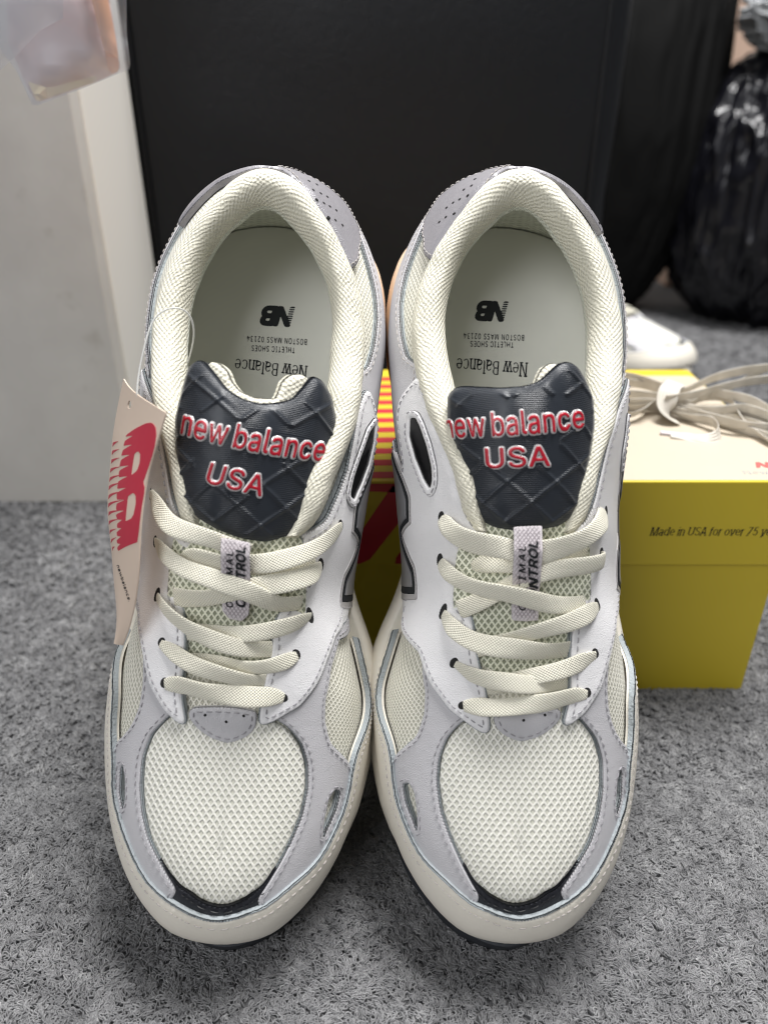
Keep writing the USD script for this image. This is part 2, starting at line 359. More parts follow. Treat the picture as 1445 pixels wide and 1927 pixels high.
Ed = Cr.copy(); Ed[:, :2] += NOUT * REAR * 0.42; Ed[:, 2] -= REAR[:, 0] * 0.45
def base_grid():
    v = np.linspace(0, 1, NV)[None]
    q = v * np.pi / 2; r = REAR
    a_f = 1 - np.cos(q) ** 0.92; b_f = np.sin(q) ** 0.92
    a_r = v - 0.0 * v; b_r = v
    a = a_f * (1 - r) + a_r * r; b = b_f * (1 - r) + b_r * r
    P = np.zeros((NT, NV, 3))
    for k in (0, 1): P[..., k] = Fl[:, k:k + 1] + (Ed[:, k:k + 1] - Fl[:, k:k + 1]) * a
    P[..., 2] = Fl[:, 2:3] + (Ed[:, 2:3] - Fl[:, 2:3]) * b
    bulge = r * (0.55 + 0.35 * np.interp(STA[:, 1], [18, 27, 29], [0, 0.4, 1])[:, None]) * np.sin(np.pi * v) ** 1.0
    bulge = bulge + (np.interp(Fl[:, 1], [8, 12, 16, 20, 25], [0, .25, .55, .45, 0]) * (Fl[:, 0] < 0))[:, None] * np.sin(np.pi * v) * np.clip(r * 2, .3, 1)
    P[..., :2] += NOUT[:, None] * bulge[..., None]
    for _ in range(14):                                # even out the seam along the spine and between stations
        Q = P.copy()
        Q[:, 1:-1] = 0.5 * P[:, 1:-1] + 0.125 * (P[:, 2:] + P[:, :-2] + np.roll(P, 1, 0)[:, 1:-1] + np.roll(P, -1, 0)[:, 1:-1])
        sp = REAR[:, 0] < 0.02
        opp = (NT - np.arange(NT)) % NT                # the facing station on the other side
        m = (P[:, -2] + P[opp, -2]) / 2
        Q[sp, -1] = 0.5 * P[sp, -1] + 0.5 * np.c_[np.zeros(sp.sum()), m[sp, 1], m[sp, 2]]
        P = Q
    return P
BASE = base_grid()
arc = np.concatenate([np.zeros((NT, 1)), np.cumsum(np.linalg.norm(np.diff(BASE[:, ::-1], axis=1), axis=2), axis=1)], 1)[:, ::-1]
DOM = BASE[:, -1:, :2] + NOUT[:, None] * arc[..., None]         # the upper unrolled to a plane (cm), also the UVs
BF = grid_faces(NT, NV, True); BF = np.vstack([BF[:, [0, 1, 2]], BF[:, [0, 2, 3]]])
BV = BASE.reshape(-1, 3); DV = DOM.reshape(-1, 2)
def grid_normals(P):
    du = np.roll(P, -1, 0) - np.roll(P, 1, 0); dv = np.gradient(P, axis=1)
    n = norm(np.cross(dv, du)); return n
BN = grid_normals(BASE)
if BN[0, 30, 1] > 0: BN = -BN
BN[:, -1] = BN[:, -2]
BN = norm(BN).reshape(-1, 3)
if np.einsum('ij,ij->i', np.cross(BV[BF[:, 1]] - BV[BF[:, 0]], BV[BF[:, 2]] - BV[BF[:, 0]]), BN[BF[:, 0]]).mean() < 0: BF = BF[:, ::-1]
_bm = trimesh.Trimesh(BV, BF, process=False)              # the outer skin that the traced pixels hit
SHR = np.interp(np.repeat(Fl[:, 1], NV), [9.5, 12.5, 22, 25], [.0, .22, .22, .0])
BV = BV - BN * SHR[:, None]                                       # the fabric lies under the thickness of the overlays
_itp = LinearNDInterpolator(DV + 1e-7 * np.random.default_rng(0).normal(size=DV.shape), np.hstack([BV, BN]))
from scipy.spatial import cKDTree
_kd = cKDTree(DV); _FB = BF
def on_base(d, off=0.0):
    r = _itp(d); bad = np.isnan(r[:, 0])
    if bad.any(): i = _kd.query(d[bad])[1]; r[bad] = np.hstack([BV, BN])[i]
    n = norm(r[:, 3:]); return r[:, :3] + n * np.reshape(off, (-1, 1)), n
_sp = PchipInterpolator([8, 9.2, 11.4, 13.2, 15, 17, 20, 22.4, 25, 28], [7.0, 7.4, 8.15, 8.9, 9.3, 9.4, 9.0, 8.4, 8.6, 9.4])
def hole_h(w, s): return _sp(np.clip(s, 8, 28))
HOLE = Polygon(Ed[:, :2][REAR[:, 0] > 0.001]).buffer(.02)
def px_dom(px, pose):
    """pixels of the photograph -> points of the unrolled upper; a pixel beyond the silhouette is pulled in to it"""
    px = np.atleast_2d(np.asarray(px, float)); out = np.full((len(px), 2), np.nan)
    ctr = np.array([958.0, 0]) if pose.mx > 0 else np.array([455.0, 0])
    q = px.copy()
    for it in range(60):
        todo = np.where(np.isnan(out[:, 0]))[0]
        if not len(todo): break
        o, d = pose.rays(q[todo])
        loc, ri, ti = _bm.ray.intersects_location(np.repeat(o[None], len(todo), 0), d, multiple_hits=True)
        dist = np.linalg.norm(loc - o, axis=1)
        for k in range(len(todo)):
            m = np.where(ri == k)[0]
            if len(m):
                j = m[np.argmin(dist[m])]
                if _bm.face_normals[ti[j]] @ d[k] > 0: m = []
            if not len(m) and it == 0:
                hh = pose.hit(px[todo[k]], hole_h)[0]
                if HOLE.contains(Point(hh[0], hh[1])): out[todo[k]] = hh[:2]
            if len(m):
                bc = trimesh.triangles.points_to_barycentric(_bm.triangles[ti[j]][None], loc[j][None])[0]
                out[todo[k]] = bc @ DV[BF[ti[j]]]
        q[:, 0] += (ctr[0] - q[:, 0]) * 0.01; q[:, 1] += (1000 - q[:, 1]) * 0.004
    return out
def side(sgn, s, v):
    """a point of the side wall: sgn -1 medial, +1 lateral, at foot position s, v from 0 (sole) to 1 (top)"""
    m = np.sign(Fl[:, 0]) == sgn
    i = np.where(m)[0][np.argmin(np.abs(Fl[m, 1] - s))]
    x = v * (NV - 1); j = int(min(x, NV - 2)); t = x - j
    return DOM[i, j] * (1 - t) + DOM[i, j + 1] * t
def outline(items, pose=POSE_R):
    """mixes pixel points (x, y) with wall points ('L'/'M', s, v)"""
    out = np.zeros((len(items), 2)); idx = [i for i, p in enumerate(items) if not isinstance(p[0], str)]
    if idx: out[idx] = px_dom([items[i] for i in idx], pose)
    for i, p in enumerate(items):
        if isinstance(p[0], str): out[i] = side(1 if p[0] == 'L' else -1, p[1], p[2])
    return out
def smooth_poly(d, step=0.12, rnd=0.06, it=3):
    q = resample(d, step, True)
    for _ in range(it): q = 0.5 * q + 0.25 * (np.roll(q, 1, 0) + np.roll(q, -1, 0))
    p = Polygon(q).buffer(0)
    if p.geom_type != 'Polygon': p = max(p.geoms, key=lambda g: g.area)
    return p.buffer(rnd).buffer(-2 * rnd).buffer(rnd) if rnd else p
def biggest(p): return p if p.geom_type == 'Polygon' else max(p.geoms, key=lambda g: g.area)
def panel(poly, t0, thick, step=0.3, edge=0.12, rnd=0.07, surf=on_base, puff=None, disp=None, plan=False):
    """a sheet of leather or cloth lying on the upper, edges rolled down; returns verts, faces, uv"""
    poly = biggest(poly)
    p, f, loops, dist = tri2d(poly, step, edge, inset=(rnd * 0.4, rnd))
    x = np.clip(dist / rnd, 0, 1)
    top = t0 + thick * (0.45 + 0.55 * np.sqrt(1 - (1 - x) ** 2))
    if puff: top = top + puff[0] * (1 - np.exp(-dist / puff[1]))
    pp = surf(p, np.zeros(len(p)))[0][:, :2] * [1.06, 1.02] if plan else p
    if disp is not None: top = top + disp(pp, dist)
    v, n = surf(p, top)
    lp = np.concatenate(loops)
    v2, _ = surf(p[lp], np.full(len(lp), t0 - 0.12))
    V = np.vstack([v, v2]); Fq = skirt(loops, len(p)); Fa = np.vstack([f, Fq[:, [0, 1, 2]], Fq[:, [0, 2, 3]]])
    nn = np.cross(V[f[:, 1]] - V[f[:, 0]], V[f[:, 2]] - V[f[:, 0]])
    if np.einsum('ij,ij->i', nn, n[f[:, 0]]).sum() < 0: Fa = Fa[:, ::-1]
    return V, Fa, np.vstack([pp, pp[lp]])
def stitches(path, off, pitch=0.31, ln=0.2, r=0.02, surf=on_base, keep=None):
    """a row of separate thread stitches along a path of the unrolled upper"""
    q = resample(path, 0.05); d = np.r_[0, np.cumsum(np.linalg.norm(np.diff(q, axis=0), axis=1))]
    st = np.arange(0.1, d[-1] - ln, pitch); parts = []
    if not len(st): return None
    A = np.stack([np.interp(st, d, q[:, k]) for k in (0, 1)], 1); B = np.stack([np.interp(st + ln, d, q[:, k]) for k in (0, 1)], 1)
    pa, na = surf(A, np.full(len(A), off)); pb, nb = surf(B, np.full(len(A), off)); pm, nm = surf((A + B) / 2, np.full(len(A), off + r * 1.2))
    jit = np.random.default_rng(len(st)).normal(0, .006, (len(st), 2))
    for k in range(len(st)):
        if keep is not None and not keep(pm[k]): continue
        v, f = tube(np.array([pa[k] - na[k] * r, pa[k] * .7 + pm[k] * .3 + na[k] * r * .4, pm[k], pb[k] * .7 + pm[k] * .3 + nb[k] * r * .4, pb[k] - nb[k] * r]), np.array([.5, 1, 1.1, 1, .5]) * r, 5, caps=False)
        parts.append((v, f))
    return cat(parts) if parts else None
def ring_path(poly, inset):
    g = biggest(biggest(poly).buffer(-inset)); c = np.array(g.exterior.coords); return c
# ------------------------------------------------------------------ traced outlines (right-hand shoe of the photograph; the left-hand one mirrors it)
TOE_MESH = [(905, 1345), (868, 1362), (846, 1388), (832, 1425), (828, 1470), (835, 1522), (852, 1575), (872, 1620), (895, 1658), (925, 1682), (962, 1696), (1005, 1687), (1042, 1667), (1075, 1630), (1102, 1582), (1117, 1530), (1124, 1480), (1124, 1430), (1112, 1385), (1085, 1350), (1050, 1338), (980, 1330)]
RAND = [('M', 12.2, .01), ('M', 11.4, .06), (718, 1285), (733, 1357), (750, 1417), (757, 1479), (773, 1537), (808, 1607), (847, 1648), (889, 1686), (928, 1705), (967, 1716), (1007, 1711), (1048, 1692), (1091, 1657), (1119, 1615), (1146, 1553), (1162, 1495), (1167, 1440), (1173, 1375), (1174, 1310), ('L', 11.2, .07), ('L', 12.2, .01)]
GREY_TOE_M = [(905, 1684), (870, 1618), (850, 1572), (833, 1522), (826, 1470), (829, 1425), (843, 1386), (868, 1357), (905, 1335), (880, 1280), (845, 1210), (800, 1140), (770, 1100), (756, 1120), (785, 1190), (799, 1240), (806, 1300), (803, 1345), (790, 1385), (752, 1420), (745, 1440), (748, 1482), (764, 1545), (800, 1615), (843, 1660), (895, 1700)]
GREY_TOE_L = [(1046, 1672), (1078, 1625), (1104, 1580), (1119, 1530), (1126, 1480), (1126, 1430), (1114, 1385), (1086, 1348), (1060, 1325), (1090, 1290), (1120, 1240), (1145, 1170), (1158, 1120), (1152, 1180), (1140, 1230), (1133, 1290), (1136, 1335), (1146, 1370), (1160, 1395), (1168, 1402), (1172, 1440), (1168, 1495), (1154, 1555), (1128, 1620), (1098, 1666), (1060, 1698)]
SLOT_M = [(766, 1474), (776, 1470), (786, 1488), (792, 1530), (793, 1562), (784, 1540), (772, 1508)]
SLOT_L = [(1160, 1450), (1156, 1446), (1151, 1470), (1148, 1510), (1150, 1530), (1158, 1500)]
QUARTER_M = [(922, 985), (919, 1003), (892, 1046), (884, 1090), (866, 1106), (866, 1122), (888, 1152), (893, 1180), (899, 1235), (912, 1285), (918, 1330), (922, 1374), (912, 1378), (890, 1364), (850, 1333), (819, 1287), (797, 1228), (764, 1160), (752, 1149), ('M', 12.9, .02), ('M', 15, .1), ('M', 18, .14), ('M', 19.0, .3), ('M', 19.2, .5), (738, 893), (764, 880), (758, 838), (751, 785), (757, 750), (776, 724), (790, 708), (812, 735), (840, 780), (866, 840), (880, 905), (890, 955), (905, 985)]
QUARTER_L = [(1058, 985), (1070, 1003), (1078, 1050), (1084, 1085), (1098, 1102), (1096, 1118), (1078, 1140), (1071, 1180), (1066, 1240), (1066, 1300), (1058, 1340), (1052, 1362), (1064, 1362), (1092, 1338), (1120, 1290), (1140, 1225), (1152, 1165), (1162, 1115), ('L', 12.6, .45), ('L', 12.8, .12), ('L', 15, .1), ('L', 18, .14), ('L', 19.2, .3), ('L', 20.4, .5), ('L', 21.6, .62), ('L', 21.8, .78), (1178, 712), (1158, 765), (1142, 820), (1125, 890), (1112, 945), (1092, 985)]
SADDLE_M = [(786, 694), (783, 685), (763, 672), (756, 630), (757, 575), ('M', 25.5, .66), ('M', 27.8, .55), ('M', 29.3, .50), ('M', 29.3, .04), ('M', 27, .04), ('M', 22, .04), ('M', 18, .04), ('M', 17.5, .3), ('M', 18.5, .55), (745, 893), (768, 880), (765, 838), (758, 785), (765, 752), (784, 722)]
SADDLE_L = [(1181, 700), (1178, 692), ('L', 21.9, .74), ('L', 22.8, .66), ('L', 24.5, .64), ('L', 26, .6), ('L', 27.8, .55), ('L', 29.3, .50), ('L', 29.3, .04), ('L', 27, .04), ('L', 22, .04), ('L', 18, .04), ('L', 17.5, .3), ('L', 19, .55), ('L', 20.6, .62), ('L', 21.4, .8)]
HEEL_M = [(990, 330), (1000, 300), ('M', 29.45, .8), ('M', 29.3, .55), ('M', 28.6, .52), ('M', 27.6, .62), ('M', 26.8, .72), (806, 462), (806, 485), (824, 500), (842, 490), (875, 442), (912, 392), (938, 350), (960, 330)]
HEEL_L = [(990, 330), (985, 300), ('L', 29.45, .8), ('L', 29.3, .55), ('L', 28.6, .52), ('L', 27.6, .62), ('L', 26.6, .72), (1156, 470), (1160, 500), (1148, 500), (1136, 478), (1122, 440), (1098, 390), (1066, 352), (1040, 330)]
CAP_BAND = [(872, 1612), (890, 1650), (918, 1680), (958, 1700), (1005, 1692), (1048, 1664), (1088, 1606), (1100, 1622), (1078, 1668), (1040, 1700), (990, 1722), (945, 1720), (900, 1700), (866, 1660)]
TAB = [(928, 1330), (928, 1360), (940, 1378), (965, 1392), (990, 1393), (1015, 1384), (1040, 1365), (1055, 1345), (1050, 1330), (985, 1325)]
EYE_M = [(781, 788), (790, 789), (798, 805), (810, 840), (819, 880), (820, 905), (817, 918), (806, 899), (791, 862), (780, 822)]
EYE_L = [(1191, 790), (1193, 782), (1190, 810), (1182, 846), (1168, 880), (1152, 902), (1154, 890), (1162, 868), (1175, 828)]
EYELETS_R = [(836, 972), (833, 1052), (840, 1152), (860, 1244), (874, 1322), (1132, 962), (1124, 1040), (1116, 1138), (1109, 1226), (1093, 1298)]
EYELETS_L = [(292, 930), (300, 1018), (303, 1120), (314, 1206), (321, 1280), (634, 988), (598, 1060), (577, 1158), (552, 1228), (530, 1307)]
# laces: pixel path, width in pixels, height above the vamp along the path
LACES_R = [
    ([(888, 1066), (925, 1060), (968, 1062), (1010, 1060), (1060, 1052), (1082, 1042)], 32, [-.1, .22, .28, .28, .2, -.15]),
    ([(836, 975), (842, 992), (868, 1012), (905, 1024), (940, 1030), (985, 1043), (1010, 1052)], 40, [.24, .55, .75, .72, .62, .4, .3]),
    ([(1130, 965), (1130, 985), (1108, 1008), (1075, 1024), (1035, 1036), (995, 1042), (960, 1048)], 40, [.24, .5, .75, .7, .6, .5, .35]),
    ([(1124, 1044), (1134, 1056), (1112, 1063), (1060, 1070), (1005, 1083), (955, 1104), (915, 1126), (885, 1148)], 33, [.24, .5, .62, .5, .45, .38, .25, -.2]),
    ([(834, 1056), (846, 1080), (875, 1098), (930, 1113), (990, 1126), (1040, 1138), (1078, 1136)], 33, [.24, .5, .6, .68, .7, .45, -.15]),
    ([(1116, 1142), (1105, 1156), (1070, 1172), (1020, 1186), (965, 1203), (920, 1215), (890, 1222)], 34, [.24, .45, .55, .5, .38, .22, -.15]),
    ([(841, 1156), (850, 1180), (880, 1202), (925, 1216), (975, 1222), (1025, 1226), (1070, 1218)], 36, [.24, .5, .6, .7, .65, .35, -.15]),
    ([(1109, 1230), (1095, 1246), (1060, 1260), (1010, 1272), (960, 1284), (920, 1292), (898, 1296)], 33, [.24, .45, .55, .5, .35, .2, -.15]),
    ([(862, 1246), (876, 1264), (905, 1276), (950, 1284), (1000, 1289), (1040, 1286), (1064, 1280)], 33, [.24, .45, .6, .68, .6, .3, -.15]),
    ([(876, 1324), (890, 1330), (935, 1332), (985, 1328), (1040, 1320), (1078, 1310), (1092, 1302)], 34, [.24, .5, .6, .62, .6, .5, .24])]
LACES_L = [
    ([(340, 1052), (370, 1048), (420, 1060), (470, 1068), (530, 1062), (570, 1050)], 30, [-.1, .22, .28, .28, .2, -.15]),
    ([(292, 932), (297, 955), (318, 985), (355, 1002), (395, 1014), (440, 1030), (470, 1040)], 34, [.24, .5, .7, .7, .6, .4, .3]),
    ([(635, 990), (622, 1012), (590, 1034), (545, 1050), (500, 1060), (455, 1060)], 34, [.24, .5, .7, .6, .5, .3]),
    ([(598, 1062), (588, 1080), (550, 1092), (505, 1101), (450, 1112), (400, 1124), (350, 1124)], 36, [.24, .5, .6, .48, .36, .25, -.2]),
    ([(301, 1020), (312, 1045), (340, 1066), (385, 1084), (430, 1100), (480, 1120), (520, 1136), (545, 1134)], 34, [.24, .5, .6, .65, .7, .62, .35, -.15]),
    ([(577, 1160), (560, 1172), (520, 1184), (475, 1192), (430, 1194), (390, 1192), (360, 1188)], 32, [.24, .45, .55, .5, .38, .22, -.15]),
    ([(304, 1124), (314, 1150), (345, 1176), (390, 1200), (435, 1216), (480, 1222), (520, 1220)], 32, [.24, .5, .6, .7, .66, .35, -.15]),
    ([(553, 1230), (540, 1244), (505, 1254), (460, 1256), (415, 1250), (380, 1244)], 30, [.24, .45, .55, .45, .25, -.15]),
    ([(313, 1208), (326, 1228), (360, 1250), (405, 1266), (450, 1278), (490, 1284), (515, 1276)], 32, [.24, .45, .6, .68, .62, .3, -.15]),
    ([(322, 1283), (340, 1290), (380, 1300), (430, 1308), (480, 1312), (515, 1312), (530, 1308)], 36, [.24, .5, .6, .62, .6, .5, .24])]
TONGUE_R = [(846, 745), (856, 731), (872, 726), (905, 728), (945, 730), (985, 727), (1012, 718), (1028, 702), (1042, 687), (1062, 680), (1080, 688), (1094, 712), (1108, 745), (1112, 800), (1102, 868), (1090, 930), (1072, 972), (1048, 990), (1010, 997), (970, 999), (930, 993), (900, 975), (878, 915), (862, 850), (845, 790)]
TONGUE_L = [(352, 722), (362, 690), (378, 677), (392, 682), (410, 705), (432, 735), (460, 752), (490, 760), (518, 758), (545, 752), (565, 728), (582, 706), (604, 716), (620, 750), (630, 800), (622, 870), (600, 945), (572, 985), (540, 1008), (500, 1021), (455, 1014), (410, 996), (375, 974), (345, 940), (338, 870), (336, 790)]
TLINING_R = [(1000, 735), (1010, 712), (1018, 695), (1030, 684), (1046, 681), (1052, 690), (1040, 715), (1025, 735)]
TLINING_L = [(388, 690), (396, 678), (412, 682), (428, 698), (436, 718), (452, 736), (480, 748), (518, 750), (525, 735), (532, 716), (548, 704), (566, 702), (582, 710), (578, 730), (555, 762), (520, 775), (480, 775), (445, 768), (415, 745), (398, 715)]
LABEL_R = [(967, 992), (1020, 990), (1018, 1080), (1013, 1168), (990, 1170), (964, 1168), (966, 1080)]
LABEL_L = [(416, 1012), (470, 1022), (470, 1090), (467, 1158), (455, 1170), (430, 1165), (418, 1150), (416, 1080)]

SP = PchipInterpolator([3, 4.2, 5.8, 7.2, 9.2, 11.4, 13.2, 15, 17, 20], [6.0, 6.35, 6.65, 6.9, 7.4, 8.15, 8.9, 9.45, 10.0, 10.9])
def dome(w, s, c=0.0):
    fh = np.interp(s, [3, 8, 12, 20], [3.9, 3.1, 3.1, 3.8])
    return fh + (SP(np.clip(s, 3, 20)) - fh) * np.sqrt(np.clip(1 - (w / 4.75) ** 2, 0.05, 1)) + c
def tongue_h(w, s):
    sp = np.interp(s, [12, 14.5, 16, 18, 20, 22], [8.2, 9.15, 9.75, 10.45, 11.0, 11.4])
    return sp - 0.14 * w ** 2 * np.interp(s, [14, 20], [1.0, 1.25])
def insole_h(w, s): return np.interp(s, [0, 12, 18, 24, 29], [4, 3.6, 3.7, 4.2, 4.6]) + 0.02 * w ** 2
def hsurf(hf):
    def f(d, off=0.0):
        w, s = d[:, 0], d[:, 1]; e = 0.02
        n = norm(np.c_[-(hf(w + e, s) - hf(w - e, s)) / (2 * e), -(hf(w, s + e) - hf(w, s - e)) / (2 * e), np.ones(len(w))])
        return np.c_[w, s, hf(w, s)] + n * np.reshape(off, (-1, 1)), n
    return f
SOLE_M = [(0, .15), (-1.2, .42), (-2.4, 1.2), (-3.5, 2.3), (-4.5, 4.1), (-5.05, 6), (-5.4, 8.3), (-5.2, 11), (-4.35, 13.2), (-3.8, 15.5), (-3.8, 18), (-4.2, 21), (-4.85, 24), (-4.9, 26), (-4.45, 27.9), (-3.4, 29.1), (-1.8, 29.8)]
SOLE_L = [(0, 30), (1.8, 29.8), (3.4, 29.1), (4.4, 27.6), (4.8, 25.3), (4.7, 22), (4.6, 19), (4.65, 16), (4.85, 13.5), (5.15, 11.5), (5.4, 9.6), (5.05, 7), (4.5, 4.9), (3.6, 3.2), (2.4, 1.6), (1.2, .5)]
SOLE = spline(SOLE_M + SOLE_L, 300, True)
dS = np.roll(SOLE, -1, 0) - np.roll(SOLE, 1, 0); SN = norm(np.c_[-dS[:, 1], dS[:, 0]])
if (SN[60] @ [-1, 0]) < 0: SN = -SN
def loft(profile):
    """rings of the sole: (offset outward, height) per ring, heights as functions of s"""
    rings = []
    for off, h in profile:
        o = np.broadcast_to(off, len(SOLE)); p = SOLE + SN * o[:, None]
        rings.append(np.c_[p, np.broadcast_to(h, len(SOLE))])
    v = np.array(rings).reshape(-1, 3); n = len(SOLE); k = len(rings)
    a = np.arange(k * n).reshape(k, n)
    f = np.stack([a[:-1], np.roll(a[:-1], -1, 1), np.roll(a[1:], -1, 1), a[1:]], -1).reshape(-1, 4)
    return v, np.vstack([f[:, [0, 1, 2]], f[:, [0, 2, 3]]])
def cap_ring(v, idx, flip):
    t = Delaunay(v[idx][:, :2]).simplices; c = v[idx][t].mean(1)
    t = t[shapely.contains_xy(Polygon(v[idx][:, :2]), c[:, 0], c[:, 1])]
    a = v[idx][t]; ar = np.cross(a[:, 1, :2] - a[:, 0, :2], a[:, 2, :2] - a[:, 0, :2])
    t = np.where(((ar < 0) ^ flip)[:, None], t[:, ::-1], t)
    return idx[t]

QUARTER_M_LEFT = [(556, 1003), (571, 1012), (563, 1036), (572, 1062), (577, 1084), (560, 1105), (540, 1127), (522, 1150), (510, 1185), (512, 1205), (507, 1239), (499, 1270), (492, 1305), (487, 1360), (497, 1360), (517, 1352), (560, 1325), (591, 1282), (610, 1235), (624, 1197), ('M', 12.0, .33), ('M', 12.7, .16), ('M', 13.2, .02), ('M', 15, .1), ('M', 18, .14), ('M', 19.0, .3), ('M', 19.6, .5), ('M', 20.5, .62), ('M', 21.2, .8), (682, 735), (670, 766), (660, 830), (650, 882), (634, 925), (610, 977), (580, 998)]
EYE_M_LEFT = [(696, 800), (693, 830), (684, 870), (671, 905), (657, 937), (651, 930), (657, 900), (671, 858), (686, 815)]
def build_sneaker(pose, R, label, group):
    """R: True for the right-hand shoe of the picture"""
    root = thing('sneaker', label, 'sneaker', pose.matrix(), group)
    mx = pose.mx
    def so(name, m, mt, parent=root, smooth=40, uvs=None, **kw):
        v, f = np.array(m[0], float), np.asarray(m[1]); uv = m[2] if len(m) > 2 else uvs
        if mx < 0: v[:, 0] *= -1; f = f[:, ::-1]
        return obj(name, (v, f), mt, parent, smooth, uv=uv, **kw)
    def sew(poly, inset, off, parent, matn='thread', **kw):
        st = stitches(ring_path(poly, inset), off, **kw)
        if st is not None: so('stitching', st, matn, parent, smooth=60, kind='stuff')
    # sole
    s = SOLE[:, 1]; lf = lift(s); ox = np.interp(s, [0, .6, 1.8, 4, 8], [1.25, 1.2, 1.0, .7, .55]); top = np.interp(s, [0, 2, 4, 6, 8.5, 13, 20, 30], [4.5, 4.35, 4.05, 3.65, 3.4, 3.5, 4.15, 4.6]); hb = lf + ox; H = top - hb
    prof = [(-.45, hb), (-.16, hb + .02), (-.07, hb + .12 * H), (0.0, hb + .3 * H), (.01, hb + .46 * H), (-.06, hb + .5 * H), (-.02, hb + .55 * H), (-.06, hb + .72 * H), (-.18, hb + .9 * H), (-.32, hb + .98 * H), (-.5, top), (-1.1, top - .25)]
    spring = np.interp(s, [0, 2, 5], [.46, .34, 0]); back = np.interp(s, [0, 2, 4], [.2, .15, 0]); prof = [(o - back + spring * (lf + 1.15 - h), h) for o, h in prof]
    v, f = loft(prof); fc = v[f].mean(1)
    heel = fc[:, 1] > 22.6
    so('midsole', (v, f[~heel]), 'sole_foam', smooth=50)
    so('heel_wedge', (v, f[heel]), 'heel_foam', smooth=50)
    ot_ = np.interp(s, [0, .8, 3, 6], [.26, .24, .06, 0]); prof = [(-.5, lf), (-.3 + ot_ * .5, lf + .02), (-.2 + ot_, lf + .12), (-.17 + ot_, lf + .75 * ox), (-.2 + ot_, lf + ox - .02), (-.6, lf + ox)]
    prof = [(o + spring * (lf + 1.15 - h), h) for o, h in prof]
    v, f = loft(prof); n = len(SOLE); f = np.vstack([f, cap_ring(v, np.arange(n), True)])
    so('outsole', (v, f), 'outsole_rubber', smooth=40)
    for k, (y0, y1) in enumerate([(2 + 1.55 * i, 3 + 1.55 * i) for i in range(17)]):       # tread bars under the sole
        w = np.interp((y0 + y1) / 2, SOLE[:150, 1], -SOLE[:150, 0]) * .8
        b = np.array([[a * w, y, 0] for a in (-1, 1) for y in (y0, y1)]); lo = lift(b[:, 1])
        b2 = np.vstack([np.c_[b[:, :2], lo + .05], np.c_[b[:, :2] * [.97, 1], lo - .14]])
        so('tread', (b2, np.array([[4, 6, 7], [4, 7, 5], [0, 2, 6], [0, 6, 4], [1, 5, 7], [1, 7, 3], [0, 4, 5], [0, 5, 1], [2, 3, 7], [2, 7, 6]])), 'outsole_rubber', smooth=False)
    # base fabric of the upper
    so('fabric_upper', (BV, BF, DV), 'side_mesh')
    # toe mesh with real relief
    P_toe = smooth_poly(outline(TOE_MESH))
    cell = lambda p, d: 0.010 * np.maximum(np.cos(2 * np.pi * (p[:, 0] / .256 + p[:, 1] / .36)), np.cos(2 * np.pi * (p[:, 0] / .256 - p[:, 1] / .36))) * np.clip(d / .2, 0, 1)
    so('toe_mesh', panel(P_toe, 0.02, 0.1, step=.055, edge=.1, puff=(.14, 1.2), disp=cell, plan=True), 'toe_mesh')
    P_rand_line = spline(outline(RAND), 120)
    # toe band, grey overlays with a slot each
    pb = smooth_poly(outline(CAP_BAND)); b = so('toe_band', panel(pb, 0.1, .1), 'black_leather'); 
    st = stitches(outline([(885, 1660), (918, 1692), (960, 1708), (1005, 1700), (1045, 1675)]), .22); so('stitching', st, 'black_thread', b, 60, kind='stuff')
    for G, S in ((GREY_TOE_M, SLOT_M), (GREY_TOE_L, SLOT_L)):
        g = smooth_poly(outline(G)); h = smooth_poly(outline(S), .06, 0.0, 2)
        g2 = biggest(g.difference(h))
        a = so('mudguard', panel(g2, .12, .14), 'grey_leather')
        so('edging', panel(biggest(g2).buffer(.03), .1, .09, rnd=.04), 'cut_edge', a)
        sew(g, .16, .27, a)
        st = stitches(np.array(h.buffer(.16).exterior.coords), .27); so('stitching', st, 'thread', a, 60, kind='stuff')
    for Sd in (SADDLE_M, SADDLE_L):
        g = smooth_poly(outline(Sd)); a = so('saddle', panel(g, .08, .14), 'grey_leather'); so('edging', panel(g.buffer(.03), .05, .09, rnd=.04), 'cut_edge', a); sew(g, .16, .23, a, 'pale_thread')
    for Q, E, ps in ((QUARTER_M if R else QUARTER_M_LEFT, EYE_M if R else EYE_M_LEFT, pose), (QUARTER_L, EYE_L, POSE_R)):
        g = smooth_poly(outline(Q, ps), rnd=.05); e = smooth_poly(outline(E, ps), .06, 0, 1)
        a = so('quarter', panel(g, .2, .18, rnd=.09), 'white_leather'); so('edging', panel(g.buffer(.035), .16, .14, rnd=.05), 'cut_edge', a)
        sew(g, .2, .39, a, 'thread')
        so('window_rim', panel(biggest(e.buffer(.3)).difference(e.buffer(.02)), .3, .17, rnd=.1, step=.12, edge=.07), 'white_leather', a)
        so('window', panel(e.buffer(.06), .3, .1, rnd=.04, step=.1, edge=.07), 'gloss_black', a)
        st = stitches(np.array(e.buffer(.24).exterior.coords), .47, .26, .18); so('stitching', st, 'thread', a, 60, kind='stuff')
    pt = smooth_poly(outline(TAB)); a = so('throat_tab', panel(pt, .1, .13), 'grey_leather'); sew(pt, .16, .24, a)
    for q in px_dom([(952, 1339), (983, 1352), (1022, 1342)], POSE_R):
        so('perforation', panel(Point(*q).buffer(.055, 6), .2, .05, edge=.04, rnd=.02), 'hole_shade', a, smooth=60)
